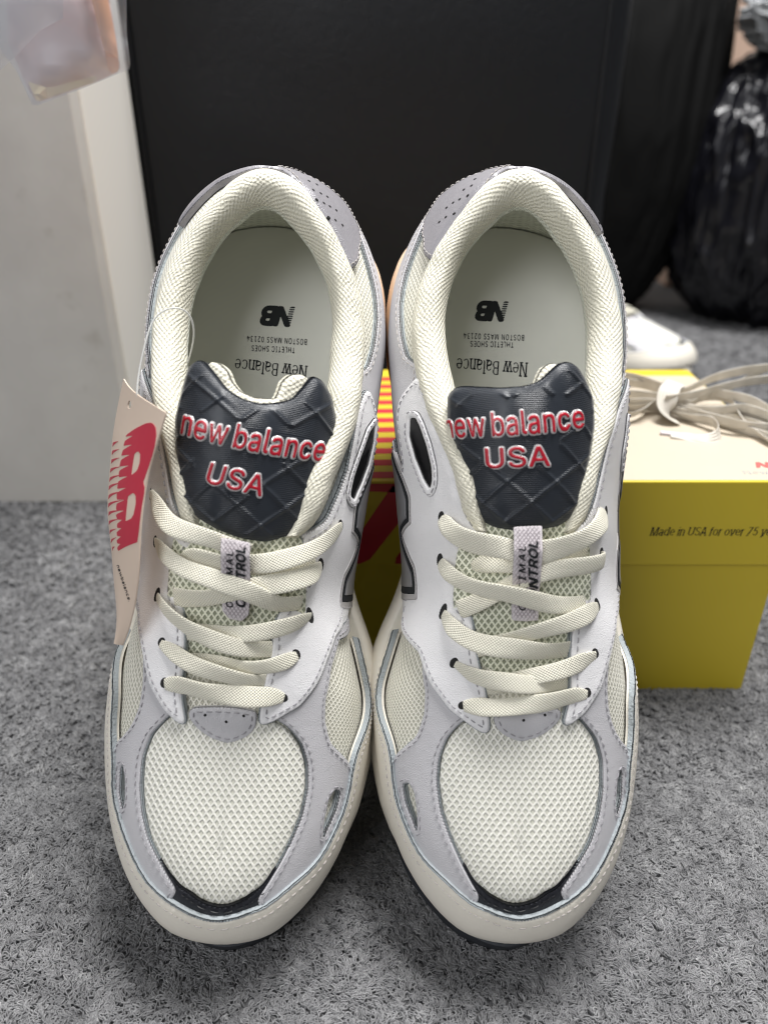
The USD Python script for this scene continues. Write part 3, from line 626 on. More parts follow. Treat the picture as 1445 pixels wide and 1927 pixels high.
    # N emblem on both sides
    for npts in ([(748, 846), (768, 900), (780, 935), (781, 984), (762, 1006), (788, 1064), (792, 1127), ('M', 13.0, .04), ('M', 14.0, .04), ('M', 14.6, .12), ('M', 15.0, .03), ('M', 18.8, .03), ('M', 19.0, .25)],
                 [('L', 18.9, .5), ('L', 17.4, .52), ('L', 16.9, .50), ('L', 16.4, .32), ('L', 15.4, .30), ('L', 14.6, .42), ('L', 13.2, .38), ('L', 13.0, .05), ('L', 14.0, .05), ('L', 14.6, .16), ('L', 15.0, .04), ('L', 18.8, .04)]):
        g = biggest(Polygon(resample(outline(npts), .1, True)).buffer(0)).buffer(-.14)
        a = so('emblem', panel(g.buffer(.16, join_style=2), .38, .06, rnd=.04, step=.2, edge=.1), 'letter_silver'); so('emblem_line', panel(g.buffer(.07, join_style=2), .42, .05, rnd=.03, step=.2, edge=.1), 'ink', a); so('emblem_face', panel(biggest(g.buffer(-.06, join_style=2)), .455, .05, rnd=.03, step=.2, edge=.1), 'silver_foil', a)
    # heel caps
    hc = smooth_poly(np.vstack([outline(HEEL_M[1:])[::1]])); hl = smooth_poly(outline(HEEL_L[1:]))
    perf = [(911, 340), (901, 352), (896, 363), (882, 370), (890, 380), (875, 387), (863, 393), (851, 402), (865, 413), (850, 419), (838, 428), (1103, 364), (1113, 380), (1126, 410), (1131, 416)] if R else [(564, 342), (573, 355), (587, 361), (579, 370), (593, 376), (605, 382), (585, 388), (598, 393), (609, 399), (621, 406), (607, 419), (619, 424), (632, 433), (345, 350)]
    pq = px_dom(perf, pose)
    whole = biggest(hc.union(hl).buffer(.25).buffer(-.25))
    for g in (whole,):
        a = so('heel_cap', panel(g, .16, .18, rnd=.12), 'heel_leather', smooth=60); sew(g, .15, .35, a, 'pale_thread', pitch=.3)
        for q in pq:
            if g.buffer(-.1).contains(Point(*q)): so('perforation', panel(Point(*q).buffer(.065, 6), .3, .06, edge=.05, rnd=.02), 'hole_shade', a, smooth=60)
    # toe bumper: from the traced edge down to the sole
    i0 = side(-1, 12.2, 0.0); outer = [DOM[i % NT, 0] for i in range(NT)]
    m = (Fl[:, 1] < 12.2); order = np.r_[np.arange(181, NT), np.arange(0, 181)]; order = order[m[order]]
    rim = np.array([DOM[i, 0] + NOUT[i] * .05 for i in order])            # lateral -> toe -> medial
    bp = smooth_poly(np.vstack([P_rand_line, rim]), it=2)
    def wig(p, d): return 0.012 * meshkit.noise(np.c_[p * 3.1, np.zeros(len(p))])
    a = so('toe_bumper', panel(bp, .2, .2, rnd=.12, disp=wig), 'sole_foam')
    line = resample(P_rand_line, .12)
    edge = LineString(line).buffer(.042, cap_style=2)
    so('edging', panel(edge, .3, .11, rnd=.05, step=.08, edge=.07, disp=lambda p, d: .03 * meshkit.noise(np.c_[p * 9, np.zeros(len(p))])), 'cut_edge', a)
    dl = np.r_[line[1:] - line[:-1], line[-1:] - line[-2:-1]]; nl = norm(np.c_[-dl[:, 1], dl[:, 0]])
    tc = line.mean(0); nl[np.einsum('ij,ij->i', nl, line - tc) < 0] *= -1
    so('stitching', stitches((line + nl * .3)[18:-18], .4, .3, .2), 'pale_thread', a, 60, kind='stuff')
    # collar: padded roll and lining
    sel = np.where(REAR[:, 0] > .6)[0]
    nr = len(sel); C0 = Cr[sel]; nO = NOUT[sel]
    wt = np.interp(np.arange(nr), [0, 3, 10, nr - 11, nr - 4, nr - 1], [.4, .68, .9, .9, .68, .4]) * np.interp(C0[:, 1], [15, 20, 24, 26.5, 28], [.75, 1.0, 1.05, 1.0, 1.05])
    fin = np.interp(C0[:, 1], [15, 18, 22, 24, 26, 27.5], [.9, .95, .85, .66, .62, .85])
    if not R: C0 = C0 + np.c_[nO * (np.interp(C0[:, 1], [14.5, 15.5, 17.5, 20, 22], [.25, .5, .5, .25, 0]) * (C0[:, 0] < 0))[:, None], np.zeros(nr)]
    inner = np.c_[Fl[sel, :2] - nO * .5, insole_h(Fl[sel, 0], Fl[sel, 1]) - .1]
    prof = [(.72, -1.2), (.74, -.85), (.70, -.5), (.58, -.2), (.36, -.02), (.1, .06), (-.15, .03), (-.38, -.1), (-.58, -.34), (-.72, -.68), (-.74, -1.1)]
    fine = spline(prof, 34); rows = []
    for o, hh in fine: rows.append(np.c_[C0[:, :2] + nO * (o * wt * (fin if o < 0 else 1))[:, None], C0[:, 2] + hh * wt])
    last = rows[-1]
    for k in np.linspace(0, 1, 14)[1:]:
        rows.append(last * (1 - k) + inner * k + np.c_[nO * (.35 * np.sin(np.pi * k))[..., None] if False else nO * .45 * np.sin(np.pi * k), np.zeros(nr)])
    rows = np.array(rows).transpose(1, 0, 2)
    rows[:, :34] += (norm(np.c_[nO * .5, np.ones(nr)])[:, None] * ((meshkit.fbm(rows[:, :34] * 1.3, 3, seed=3 + R) - .5) * .16)[..., None])
    acr = np.r_[0, np.cumsum(np.linalg.norm(np.diff(C0, axis=0), axis=1))]
    pv = np.concatenate([np.zeros((nr, 1)), np.cumsum(np.linalg.norm(np.diff(rows, axis=1), axis=2), 1)], 1)
    uvc = np.stack([np.repeat(acr[:, None], rows.shape[1], 1), pv], -1)
    nk = rows.shape[1]; f = grid_faces(nr, nk)[:, ::-1]
    qq = rows.reshape(-1, 3); test = np.cross(qq[f[:, 1]] - qq[f[:, 0]], qq[f[:, 2]] - qq[f[:, 0]])[:33 * 3].mean(0)
    f4 = f.reshape(nr - 1, nk - 1, 4)
    collar_f, lining_f = f4[:, :30].reshape(-1, 4), f4[:, 30:].reshape(-1, 4)
    mid = f4[nr // 2, 16]; nn = np.cross(qq[mid[1]] - qq[mid[0]], qq[mid[2]] - qq[mid[0]])
    if nn[2] < 0: collar_f, lining_f = collar_f[:, ::-1], lining_f[:, ::-1]
    t2 = lambda q: np.vstack([q[:, [0, 1, 2]], q[:, [0, 2, 3]]])
    ends = []
    for r0 in (0, nr - 1):
        ids = np.arange(nk)[:34] + r0 * nk; ends += [[ids[0], ids[i], ids[i + 1]] for i in range(1, 33)]
    so('collar', (qq, np.vstack([t2(collar_f), ends]), uvc.reshape(-1, 2)), 'collar_knit')
    so('lining', (qq, t2(lining_f), uvc.reshape(-1, 2)), 'lining_knit')
    # insole with its print
    ip = Polygon(np.vstack([inner[:, :2], [(2.2, 11.0), (-2.2, 11.0)]])).buffer(0).buffer(-.06)
    isurf = hsurf(insole_h)
    ins = so('insole', panel(ip, 0, .12, step=.5, edge=.3, rnd=.1, surf=isurf), 'insole_cloth')
    def px_text(text, hf, off, thick, A, B, cap, parent, name, mt, step=.5, edge=.05, curve=0.0, flip=False, **kw):
        """letters from pixel A to pixel B along the baseline, capitals cap pixels tall, laid on the surface"""
        polys, width = text_polys(text, 1.0, **kw)
        A, B = np.array(A, float), np.array(B, float); ux = (B - A) / width; L = np.linalg.norm(B - A); t = (B - A) / L; up = np.array([t[1], -t[0]])
        if not hasattr(px_text, 'x'): pass
        for pg in polys: put(pg, hf, off, thick, lambda q: A + q[:, :1] * ux + q[:, 1:] * up * cap + up * (curve * 4 * (q[:, :1] / width) * (1 - q[:, :1] / width)), parent, name, mt, edge)
    def put(pg, hf, off, thick, fn, parent, name, mt, edge=.05, puff=None):
        sf = TS if hf is TH else hsurf(hf); parts = []
        for g in getattr(pg, 'geoms', [pg]):
            if g.is_empty or g.area < 1e-5: continue
            def conv(ring): return pose.hit(fn(resample(np.array(ring.coords)[:-1], edge * 1.2, True)), hf)[:, :2]
            pl = Polygon(conv(g.exterior), [conv(r) for r in g.interiors if r.length > .08]).buffer(0)
            for p1 in getattr(pl, 'geoms', [pl]):
                if p1.is_empty or p1.area < 1e-5: continue
                parts.append(panel(p1, off, thick, step=.25, edge=.06, rnd=min(.04, thick * .5), surf=sf)[:2])
        if parts: so(name, cat(parts), mt, parent, smooth=35)
    tl = pose.hit(TONGUE_R if R else TONGUE_L, tongue_h)[:, :2]; tpoly = smooth_poly(tl, .1, .05, 2)
    TH = lambda w, s_: tongue_h(w, s_) + .5
    def TS(d, off=0.0):
        dd = shapely.distance(tpoly.boundary, shapely.points(d)) * np.where(shapely.contains_xy(tpoly, d[:, 0], d[:, 1]), 1, -1)
        base = .25 * np.sqrt(1 - (1 - np.clip(dd / .25, 0, 1)) ** 2) * .55 + .11 + .28 * (1 - np.exp(-np.maximum(dd, 0) / .45))
        return hsurf(tongue_h)(d, base + np.broadcast_to(off, len(d)))
    I = insole_h
    if R:
        T = [('New Balance', (993, 684), (858, 674), 27, dict(serif=True)), ('THLETIC SHOES', (966, 645), (883, 643), 11, dict(spacing=.12)), ('BOSTON MASS 02134', (986, 632), (870, 628), 11, dict(spacing=.16))]
        nb = (957, 572), (903, 570), 33
    else:
        T = [('New Balance', (580, 690), (443, 675), 25, dict(serif=True)), ('THLETIC SHOES', (556, 655), (473, 651), 11, dict(spacing=.12)), ('BOSTON MASS 02134', (579, 640), (464, 633), 11, dict(spacing=.16))]
        nb = (557, 582), (500, 579), 33
    for tx, A, B, cp, kw in T: px_text(tx, I, .125, .012, A, B, cp, ins, 'printed_letter', 'ink', bold=.012, **kw)
    pl, wd = text_polys('NB', 1.0, bold=.09, shear=.28, spacing=-.12)
    A, B = np.array(nb[0], float), np.array(nb[1], float); fn = lambda q: A + q[:, :1] * (B - A) / wd + q[:, 1:] * np.array([0, nb[2]])
    bx = pl[0].bounds; cut = shapely.union_all([sbox(bx[0] - .1, y, bx[0] + (.55 - .25 * y), y + .05) for y in np.arange(.0, 1.0, .125)])
    put(pl[0].difference(cut), I, .125, .012, fn, ins, 'printed_letter', 'ink'); put(pl[1], I, .125, .012, fn, ins, 'printed_letter', 'ink')
    # tongue: lower mesh, quilted pad, letters, label
    D = lambda c: (lambda w, s_: dome(w, s_, c))
    tp = Polygon([(-2.2, 7.8), (2.2, 7.8), (2.35, 11), (2.3, 13.5), (2.0, 16), (-2.0, 16), (-2.3, 13.5), (-2.35, 11)])
    so('tongue_mesh', panel(tp, .05, .12, step=.3, edge=.2, surf=hsurf(lambda w, s_: dome(w, s_, -.12 - .25 * np.exp(-((s_ - 7.6) / 1.6) ** 2)))), 'tongue_mesh')
    c0 = tpoly.centroid; tx_px = None
    def quilt(p, d):
        out = np.zeros(len(p))
        for sg in (-1, 1):
            u = (p[:, 1] - 14.5) / 1.25 + sg * p[:, 0] / 1.4; k = np.abs(u - np.round(u)) * .93
            out += .06 * np.exp(-(k / .05) ** 2)
        flat = 1.0 - shapely.contains_xy(emb, p[:, 0], p[:, 1]) if emb is not None else 1.0
        return (out * flat + .03 * (meshkit.fbm(np.c_[p * 1.7, np.zeros(len(p))], 3, 5) - .5)) * np.clip(d / .3, 0, 1)
    embpx = [(862, 772), (1098, 752), (1098, 798), (1040, 815), (1040, 872), (914, 876), (914, 825), (862, 818)] if R else [(345, 772), (480, 800), (606, 814), (606, 860), (494, 872), (490, 930), (382, 902), (380, 842), (345, 812)]
    emb = Polygon(pose.hit(embpx, tongue_h)[:, :2]).buffer(.02)
    tg = so('tongue', panel(tpoly, 0, .25, step=.05, edge=.12, rnd=.22, surf=hsurf(tongue_h), puff=(.28, .45), disp=quilt), 'tongue_satin')
    bk = panel(tpoly.buffer(-.05), 0, -.9, step=.4, edge=.2, rnd=.3, surf=hsurf(tongue_h)); so('tongue_back', (bk[0], bk[1][:, ::-1], bk[2]), 'lining_knit', tg)
    ll = pose.hit(TLINING_R if R else TLINING_L, tongue_h)[:, :2]
    so('tongue_lining', panel(smooth_poly(ll, .08, .03, 1), -.35, .45, step=.12, edge=.1, rnd=.16, surf=hsurf(tongue_h), disp=lambda p, d: .02 * meshkit.noise(np.c_[p * 6, np.zeros(len(p))])), 'collar_knit', tg)
    if R:
        N1 = ('new balance', (846, 815), (1090, 796), 42, -3.0); N2 = ('USA', (922, 872), (1032, 866), 37)
    else:
        N1 = ('new balance', (350, 806), (594, 858), 43, -6.0); N2 = ('USA', (392, 897), (488, 924), 38)
    for tx, A, B, cp, cv in (N1, (*N2, 0.0)):
        px_text(tx, TH, -.04, .10, A, B, cp, tg, 'letter_backing', 'letter_silver', curve=cv, bold=.10, spacing=.03, gap=.5)
        px_text(tx, TH, .04, .05, A, B, cp, tg, 'letter', 'letter_red', curve=cv, bold=.018, spacing=.03, gap=.5)
    LH = lambda w, s_: dome(w, s_, np.interp(s_, [11.5, 12.5, 13.2, 13.9, 15], [.35, .4, .8, 1.02, .8]))
    lp = Polygon(pose.hit(LABEL_R if R else LABEL_L, LH)[:, :2]).buffer(.02)
    under = lambda w, s_: LH(w, s_) - .55 * np.exp(-((s_ - (13.1 if R else 12.9)) / 99) ** 2) * 0
    a = so('loop_label', panel(lp, -.1, .06, step=.3, edge=.12, rnd=.03, surf=hsurf(LH)), 'label_cloth')
    ln = []
    x0, y0, x1, y1 = lp.bounds
    for sg in (-1, 1):
        for q in np.arange(-4, 8, .17):
            l = LineString([(x0, y0 + q), (x1, y0 + q + sg * (x1 - x0) * 1.25)]).buffer(.018, cap_style=2).intersection(lp.buffer(-.03))
            for g in getattr(l, 'geoms', [l]):
                if not g.is_empty and g.area > 1e-3: ln.append(panel(g, -.05, .02 + .004 * sg, step=1, edge=.25, rnd=.008, surf=hsurf(LH))[:2])
    so('label_hatching', cat(ln), 'label_line', a, kind='stuff')
    xa, xb, yb, yt = (989, 1012, 1152, 1022) if R else (438, 461, 1146, 1034)
    px_text('OPTIMAL', LH, -.03, .03, (xa, yb), (xa, yt), 13, a, 'printed_letter', 'ink', bold=.02, spacing=.35, shear=.2)
    px_text('CONTROL', LH, -.03, .03, (xb, yb), (xb, yt - 4), 17, a, 'printed_letter', 'ink', bold=.05, shear=.25)
    # eyelets and laces
    sd = hsurf(D(0.0))
    for e in (EYELETS_R if R else EYELETS_L):
        q = px_dom([e], pose)[0]
        so('eyelet', panel(shapely.affinity.scale(Point(*q).buffer(.19, 8), .85, 1.0), .34, .05, edge=.06, rnd=.03), 'hole_shade', smooth=60)
    bundle = path_for('shoelace', root); UsdGeom.Xform.Define(stage, bundle)
    for k, (pts, wpx, offs) in enumerate(LACES_R if R else LACES_L):
        ctl = np.array([(on_base(px_dom([pt], pose), .38)[0][0] if o == .24 else pose.hit([pt], D(.12 + o))[0]) for pt, o in zip(pts, offs)])
        if offs[-1] < .2 and abs(pts[-1][0] - pts[-2][0]) > 8:
            e = pts[-1][0] + 22 * np.sign(pts[-1][0] - pts[-2][0]); ctl[-1] = pose.hit([(e, pts[-1][1])], D(.17))[0]
        n = 70; u = np.linspace(0, 1, n); p3 = spline(ctl, n); nr_ = sd(p3[:, :2])[1]
        t = norm(np.gradient(p3, axis=0)); sdv = norm(np.cross(t, nr_)); nr2 = norm(np.cross(sdv, t))
        w = wpx * .0187 * np.interp(u, [0, .06, .14, .88, .95, 1], [.55, .8, 1, 1, .8, .55] if offs[-1] == .24 else [.55, .8, 1, 1, 1, 1]); tw = .26 * np.sin(k * 2.1 + 6 * u)
        sd2 = norm(sdv * np.cos(tw)[:, None] + nr2 * np.sin(tw)[:, None]); nn2 = norm(np.cross(t, sd2)); nn2 *= np.sign(np.einsum('ij,ij->i', nn2, nr2))[:, None]
        so('lace', ribbon(p3, sd2, nn2, w * (1.0 + .07 * np.sin(3.7 * k + 9 * u)), .10), 'lace_weave', bundle)
    return root
shoe_R = build_sneaker(POSE_R, True, 'right-hand sneaker of the front pair, no hang tag, text USA upright on its tongue', None)
shoe_L = build_sneaker(POSE_L, False, 'left-hand sneaker of the front pair, with the beige hang tag against its side', None)
# ------------------------------------------------------------------ the rest: carpet, box, spare laces, cabinet, ottoman, bags, hang tag
rng = np.random.default_rng(11)
mat('carpet', {'t': ('texture_coordinate', {}), 'n': ('noise_texture', {'scale': 320.0, 'detail': 6.0}), 'r': ('rgb_ramp', {'ramp': [(0.3, (0.11, 0.11, 0.114)), (0.7, (0.22, 0.22, 0.225))]}),
               'b': ('bump', {'strength': 1.0, 'distance': 0.004}), 'p': ('principled_bsdf', {'roughness': 0.95, 'specular_ior_level': 0.1})},
    [('t.object', 'n.vector'), ('n.fac', 'r.fac'), ('r.color', 'p.base_color'), ('n.fac', 'b.height'), ('b.normal', 'p.normal')])
mat('carpet_yarn', {'a': ('attribute', {'attribute': 'tone'}), 'r': ('rgb_ramp', {'ramp': [(0.0, (0.12, 0.12, 0.125)), (0.4, (0.20, 0.20, 0.205)), (0.75, (0.30, 0.30, 0.305)), (1.0, (0.42, 0.42, 0.415))]}),
                    'p': ('principled_bsdf', {'roughness': 0.8, 'specular_ior_level': 0.25, 'sheen_weight': 0.15})},
    [('a.fac', 'r.fac'), ('r.color', 'p.base_color')])
gx = np.linspace(-110, 110, 45); gy = np.linspace(-40, 190, 47); X, Y = np.meshgrid(gx, gy, indexing='ij')
carpet = obj('carpet', (np.stack([X, Y, 0 * X - .05], -1).reshape(-1, 3), grid_faces(45, 47)), 'carpet', kind='structure')
def pile():
    pts, wd, tone = [], [], []
    for y0, y1, xw, dens, sc in ((9, 26, 21, 62, .78), (26, 42, 30, 30, 1.0), (42, 62, 36, 11, 1.4), (62, 115, 62, 3.2, 2.2)):
        n = int((y1 - y0) * 2 * xw * dens)
        x = rng.uniform(-xw, xw, n); y = rng.uniform(y0, y1, n)
        k = (x < -20) & (y > 54) | (abs(x) < 19) & (y > 68); x, y = x[~k], y[~k]; n = len(x)
        flow = 6.28 * meshkit.fbm(np.c_[x * .55, y * .55, np.zeros(n)], 3, 4) * 2.2
        tn = np.clip(.12 + .62 * meshkit.fbm(np.c_[x * 1.5, y * 1.5, np.zeros(n) + 3], 3, 8) + rng.normal(0, .11, n), 0, 1)
        for j in range(3):
            th = flow + rng.normal(0, .38, n); L = rng.uniform(.2, .42, n) * sc; h = rng.uniform(.07, .17, n) * sc
            ox, oy = rng.normal(0, .036 * sc, n), rng.normal(0, .036 * sc, n); cx, sx = np.cos(th), np.sin(th); bend = rng.normal(0, .12, n)
            for u, hh in ((-.5, -.05), (-.38, .75), (.0, 1.15), (.38, .8), (.5, -.05)):
                pts.append(np.c_[x + ox + cx * L * u - sx * bend * (1 - 4 * u * u), y + oy + sx * L * u + cx * bend * (1 - 4 * u * u), np.maximum(h * hh, -.04)])
            wd.append(np.full(n, .05 * sc) * rng.uniform(.7, 1.25, n)); tone.append(np.clip(tn + rng.normal(0, .07, n), 0, 1))
    P, k = [], 0
    for w in wd: P.append(np.stack(pts[k:k + 5], 1)); k += 5
    P = np.vstack(P); W = np.concatenate(wd); T = np.concatenate(tone)
    c = UsdGeom.BasisCurves.Define(stage, '/World/carpet_pile')
    c.CreateTypeAttr('cubic'); c.CreateBasisAttr('catmullRom'); c.CreateWrapAttr('pinned')
    c.CreatePointsAttr(Vt.Vec3fArray.FromNumpy((P.reshape(-1, 3) * .01).astype(np.float32)))
    c.CreateCurveVertexCountsAttr(Vt.IntArray.FromNumpy(np.full(len(P), 5, np.int32)))
    c.CreateWidthsAttr(Vt.FloatArray.FromNumpy(np.repeat(W * .01, 5).astype(np.float32))); c.SetWidthsInterpolation('vertex')
    UsdGeom.PrimvarsAPI(c).CreatePrimvar('tone', Sdf.ValueTypeNames.FloatArray, 'uniform').Set(Vt.FloatArray.FromNumpy(T.astype(np.float32)))
    UsdShade.MaterialBindingAPI.Apply(c.GetPrim()).Bind(M['carpet_yarn'])
    tag(c.GetPrim(), 'grey looped carpet pile covering the floor', 'carpet pile', kind='stuff')
    print('pile', len(P))
pile()

# shoe box
def card(name, color, var=.04, rough=.45):
    leather(name, color, rough=rough, grain=300, depth=.00002, vary=var)
card('box_yellow', (0.64, 0.49, 0.03)); card('box_red', (0.55, 0.03, 0.045)); card('box_cream', (0.53, 0.465, 0.37)); card('box_print_yellow', (0.78, 0.68, 0.08))
plain('ink_grey', (0.35, 0.35, 0.34), .7); plain('ink_red', (0.62, 0.10, 0.09), .6)
BX0, BX1, BY0, BY1, BZ, LIP = -11.4, 19.8, 32.0, 48.4, 12.9, 4.65
box = thing('shoe_box', 'yellow cardboard shoe box with red striped lid, standing behind the two sneakers', 'box')
b = rounded_box(BX1 - BX0 - .5, BY1 - BY0 - .5, BZ - .3, .08, 2); obj('body', (b[0] + [(BX0 + BX1) / 2, (BY0 + BY1) / 2, (BZ - .3) / 2], b[1]), 'box_yellow', box)
ld = rounded_box(BX1 - BX0, BY1 - BY0, LIP, .1, 2); lid = obj('lid', (ld[0] + [(BX0 + BX1) / 2, (BY0 + BY1) / 2, BZ - LIP / 2], ld[1]), 'box_yellow', box)
def sheet(name, poly, o, ax, ay, mt, parent, th=.012, step=2.0, edge=.6, **kw):
    parts = []
    o, ax, ay = np.array(o, float), np.array(ax, float), np.array(ay, float); az = np.cross(ax, ay)
    for g in getattr(poly, 'geoms', [poly]):
        if g.is_empty or g.area < 1e-4: continue
        p, f, lp, _ = tri2d(g, step, edge); v = o + p[:, :1] * ax + p[:, 1:] * ay + az * th
        L = np.concatenate(lp); v2 = v[L] - az * th * 1.5; s_ = skirt(lp, len(v)); parts.append((np.vstack([v, v2]), np.vstack([f, s_[:, [0, 1, 2]], s_[:, [0, 2, 3]]])))
    return obj(name, cat(parts), mt, parent, smooth=False, **kw) if parts else None
topo, tx, ty = (BX0, BY0, BZ), (1, 0, 0), (0, 1, 0)
W_, D_ = BX1 - BX0, BY1 - BY0
clip_t = shapely.box(.12, .12, W_ - .12, D_ - .12)
panel_x = 19.6
for k in range(11):
    y = .35 + k * 1.38
    st = Polygon([(0, y - .35), (panel_x, y + .25), (panel_x, y + .92), (0, y + .3)]).intersection(clip_t); sheet('stripe', st, topo, tx, ty, 'box_red', lid)
cream = Polygon([(panel_x + .4, .13), (W_ - .12, .13), (W_ - .12, D_ - 1.3), (panel_x + .4, D_ - 1.3)]); sheet('printed_panel', cream, topo, tx, ty, 'box_cream', lid)
sheet('printed_drawing', Point(20.6, 5.6).buffer(.55).intersection(shapely.box(19.9, 5.3, 22, 6.4)), topo, tx, ty, 'ink_red', lid, .02, .3, .1)
for k in range(5):
    q = np.array([(20.4 + .2 * k, 6.2 + .12 * k), (21.2 + .3 * k, 6.5 + .1 * k), (22.4 + .1 * k, 6.1 + .16 * k)]); sheet('printed_drawing', LineString(spline(q, 14)).buffer(.05), topo, tx, ty, 'ink_grey', lid, .02, .3, .1)
def box_text(tx_, px_a, px_b, cap, plane, mt, parent, **kw):
    o, ax, ay = plane; polys, width = text_polys(tx_, 1.0, **kw)
    ax_, ay_ = np.array(ax, float), np.array(ay, float)
    A = np.array(px_a); B = np.array(px_b)
    for pg in polys:
        pl = shapely.affinity.affine_transform(pg, [(B[0] - A[0]) / width, 0, (B[1] - A[1]) / width, cap, A[0], A[1]]); sheet('printed_letter', pl, o, ax, ay, mt, parent, .02, .5, .06)
front = ((BX0, BY0, BZ - LIP), (1, 0, 0), (0, 0, 1))
a_ = on_y([(1221, 1008)], BY0)[0]; b_ = on_y([(1460, 1008)], BY0)[0]
box_text('Made in USA for over 75 years', (a_[0] - BX0, a_[2] - BZ + LIP), (a_[0] - BX0 + (b_[0] - a_[0]) * 1.06, a_[2] - BZ + LIP), .47, front, 'ink', lid, serif=True, shear=.18, spacing=-.02)
a_ = on_z([(1400, 893)], BZ)[0]; box_text('New Balance', (a_[0] - BX0, a_[1] - BY0), (a_[0] - BX0 + 3.6, a_[1] - BY0), .4, (topo, tx, ty), 'ink_grey', lid, serif=True)
a_ = on_z([(1422, 880)], BZ)[0]; box_text('NB', (a_[0] - BX0, a_[1] - BY0), (a_[0] - BX0 + 1.3, a_[1] - BY0), .55, (topo, tx, ty), 'ink_red', lid, bold=.09, shear=.28)
clip_f = shapely.box(.12, .12, W_ - .12, LIP - .1)
for k in range(8):
    x = 1.0 + 2.6 * k
    sheet('stripe', Polygon([(x, -.5), (x + 1.3, -.5), (x + 4.2, LIP - .9), (x + 3.0, LIP - .2)]).intersection(clip_f.intersection(shapely.box(0, 0, 13.2, 5))), front[0], front[1], front[2], 'box_red', lid)
sheet('stripe', Polygon([(9, LIP - .12), (9, LIP - .45), (19.0, LIP - .85), (20.3, LIP - .12)]), front[0], front[1], front[2], 'box_red', lid)

# spare laces tied in a bundle on the lid
sp = thing('spare_laces', 'bundle of flat off-white spare shoelaces tied in the middle, lying on the lid', 'shoelaces')
def lace_w(pts, w=.66, tilt=.5, name='lace', mt='spare_lace_weave', n=60, th=.09):
    p = np.array([on_z([(x, y)], BZ + z)[0] for x, y, z in pts]); p3 = spline(p, n); t = norm(np.gradient(p3, axis=0))
    a = np.cross(t, [0, 0, 1.0]); a = norm(a); up = np.cross(a, t); up *= np.sign(up[:, 2:3] + 1e-9)
    ang = np.interp(np.linspace(0, 1, n), np.linspace(0, 1, np.size(tilt)), np.atleast_1d(tilt))[:, None]
    sd = a * np.cos(ang) + up * np.sin(ang); nn = norm(np.cross(t, sd))
    v, f, uv = ribbon(p3, sd, nn, w, th, 5); return obj(name, (v, f), mt, sp, uv=uv)
for pts, tl in [
    ([(1150, 722, .9), (1200, 722, .9), (1240, 734, .9), (1262, 742, 1.0), (1290, 734, 1.1), (1340, 712, 1.6), (1400, 697, 2.1), (1460, 692, 2.2), (1520, 700, 1.8)], [1.1, 1.0, 1.2]),
    ([(1140, 740, .7), (1200, 742, .8), (1245, 748, .8), (1290, 752, .8), (1340, 742, 1.0), (1400, 715, 1.5), (1450, 690, 2.2), (1500, 680, 2.4)], [1.0, 1.1, .7]),
    ([(1150, 785, .35), (1196, 778, .5), (1222, 762, .6), (1255, 752, .7), (1290, 760, .6), (1325, 748, .8), (1362, 748, .9), (1395, 785, .6), (1425, 815, .3), (1470, 845, .15)], [.9, 1.1, .8]),
    ([(1150, 760, .5), (1200, 757, .6), (1250, 760, .6), (1300, 775, .6), (1350, 788, .7), (1400, 800, .6), (1460, 805, .5)], [1.0, .9, .7]),
    ([(1265, 775, .35), (1295, 785, .35), (1330, 790, .5), (1350, 803, .5), (1352, 818, .25), (1335, 826, .12), (1300, 823, .1), (1262, 818, .1)], [.7, 1.1, 1.3, .5, .1]),
    ([(1290, 745, 1.0), (1330, 738, 1.1), (1380, 745, 1.3), (1410, 752, 1.3), (1445, 770, 1.0), (1490, 790, .8)], [1.1, .9, .6]),
    ([(1290, 768, .6), (1350, 772, .8), (1400, 768, 1.0), (1440, 780, .9), (1490, 800, .6)], [1.0, .8, .5]),
    ([(1285, 780, .25), (1340, 790, .3), (1400, 808, .3), (1460, 825, .3)], [.6, .6, .5]),
    ([(1150, 768, .2), (1200, 766, .3), (1250, 764, .4), (1300, 768, .4), (1345, 782, .35), (1400, 792, .3), (1460, 812, .3)], .9),
    ([(1250, 752, 1.2), (1300, 744, 1.3), (1360, 728, 1.6), (1420, 716, 1.9), (1480, 712, 1.9)], .9),
    ([(1270, 772, .5), (1320, 778, .5), (1365, 770, .7), (1405, 776, .7), (1450, 792, .5)], .9),
    ([(1160, 705, 1.2), (1200, 712, 1.2), (1245, 728, 1.2), (1270, 738, 1.2)], [.7, 1.1])]:
    lace_w(pts, tilt=1.15 if pts[-1][2] > .15 else tl)
lace_w([(1273, 720, 1.55), (1258, 738, 1.5), (1254, 760, 1.0), (1260, 786, .3), (1272, 792, .1)], w=1.1, tilt=[.2, .0], n=30)
lace_w([(1276, 818, .1), (1258, 816, .1), (1242, 814, .1)], w=.28, tilt=0, name='aglet', mt='label_cloth', n=12, th=.2)

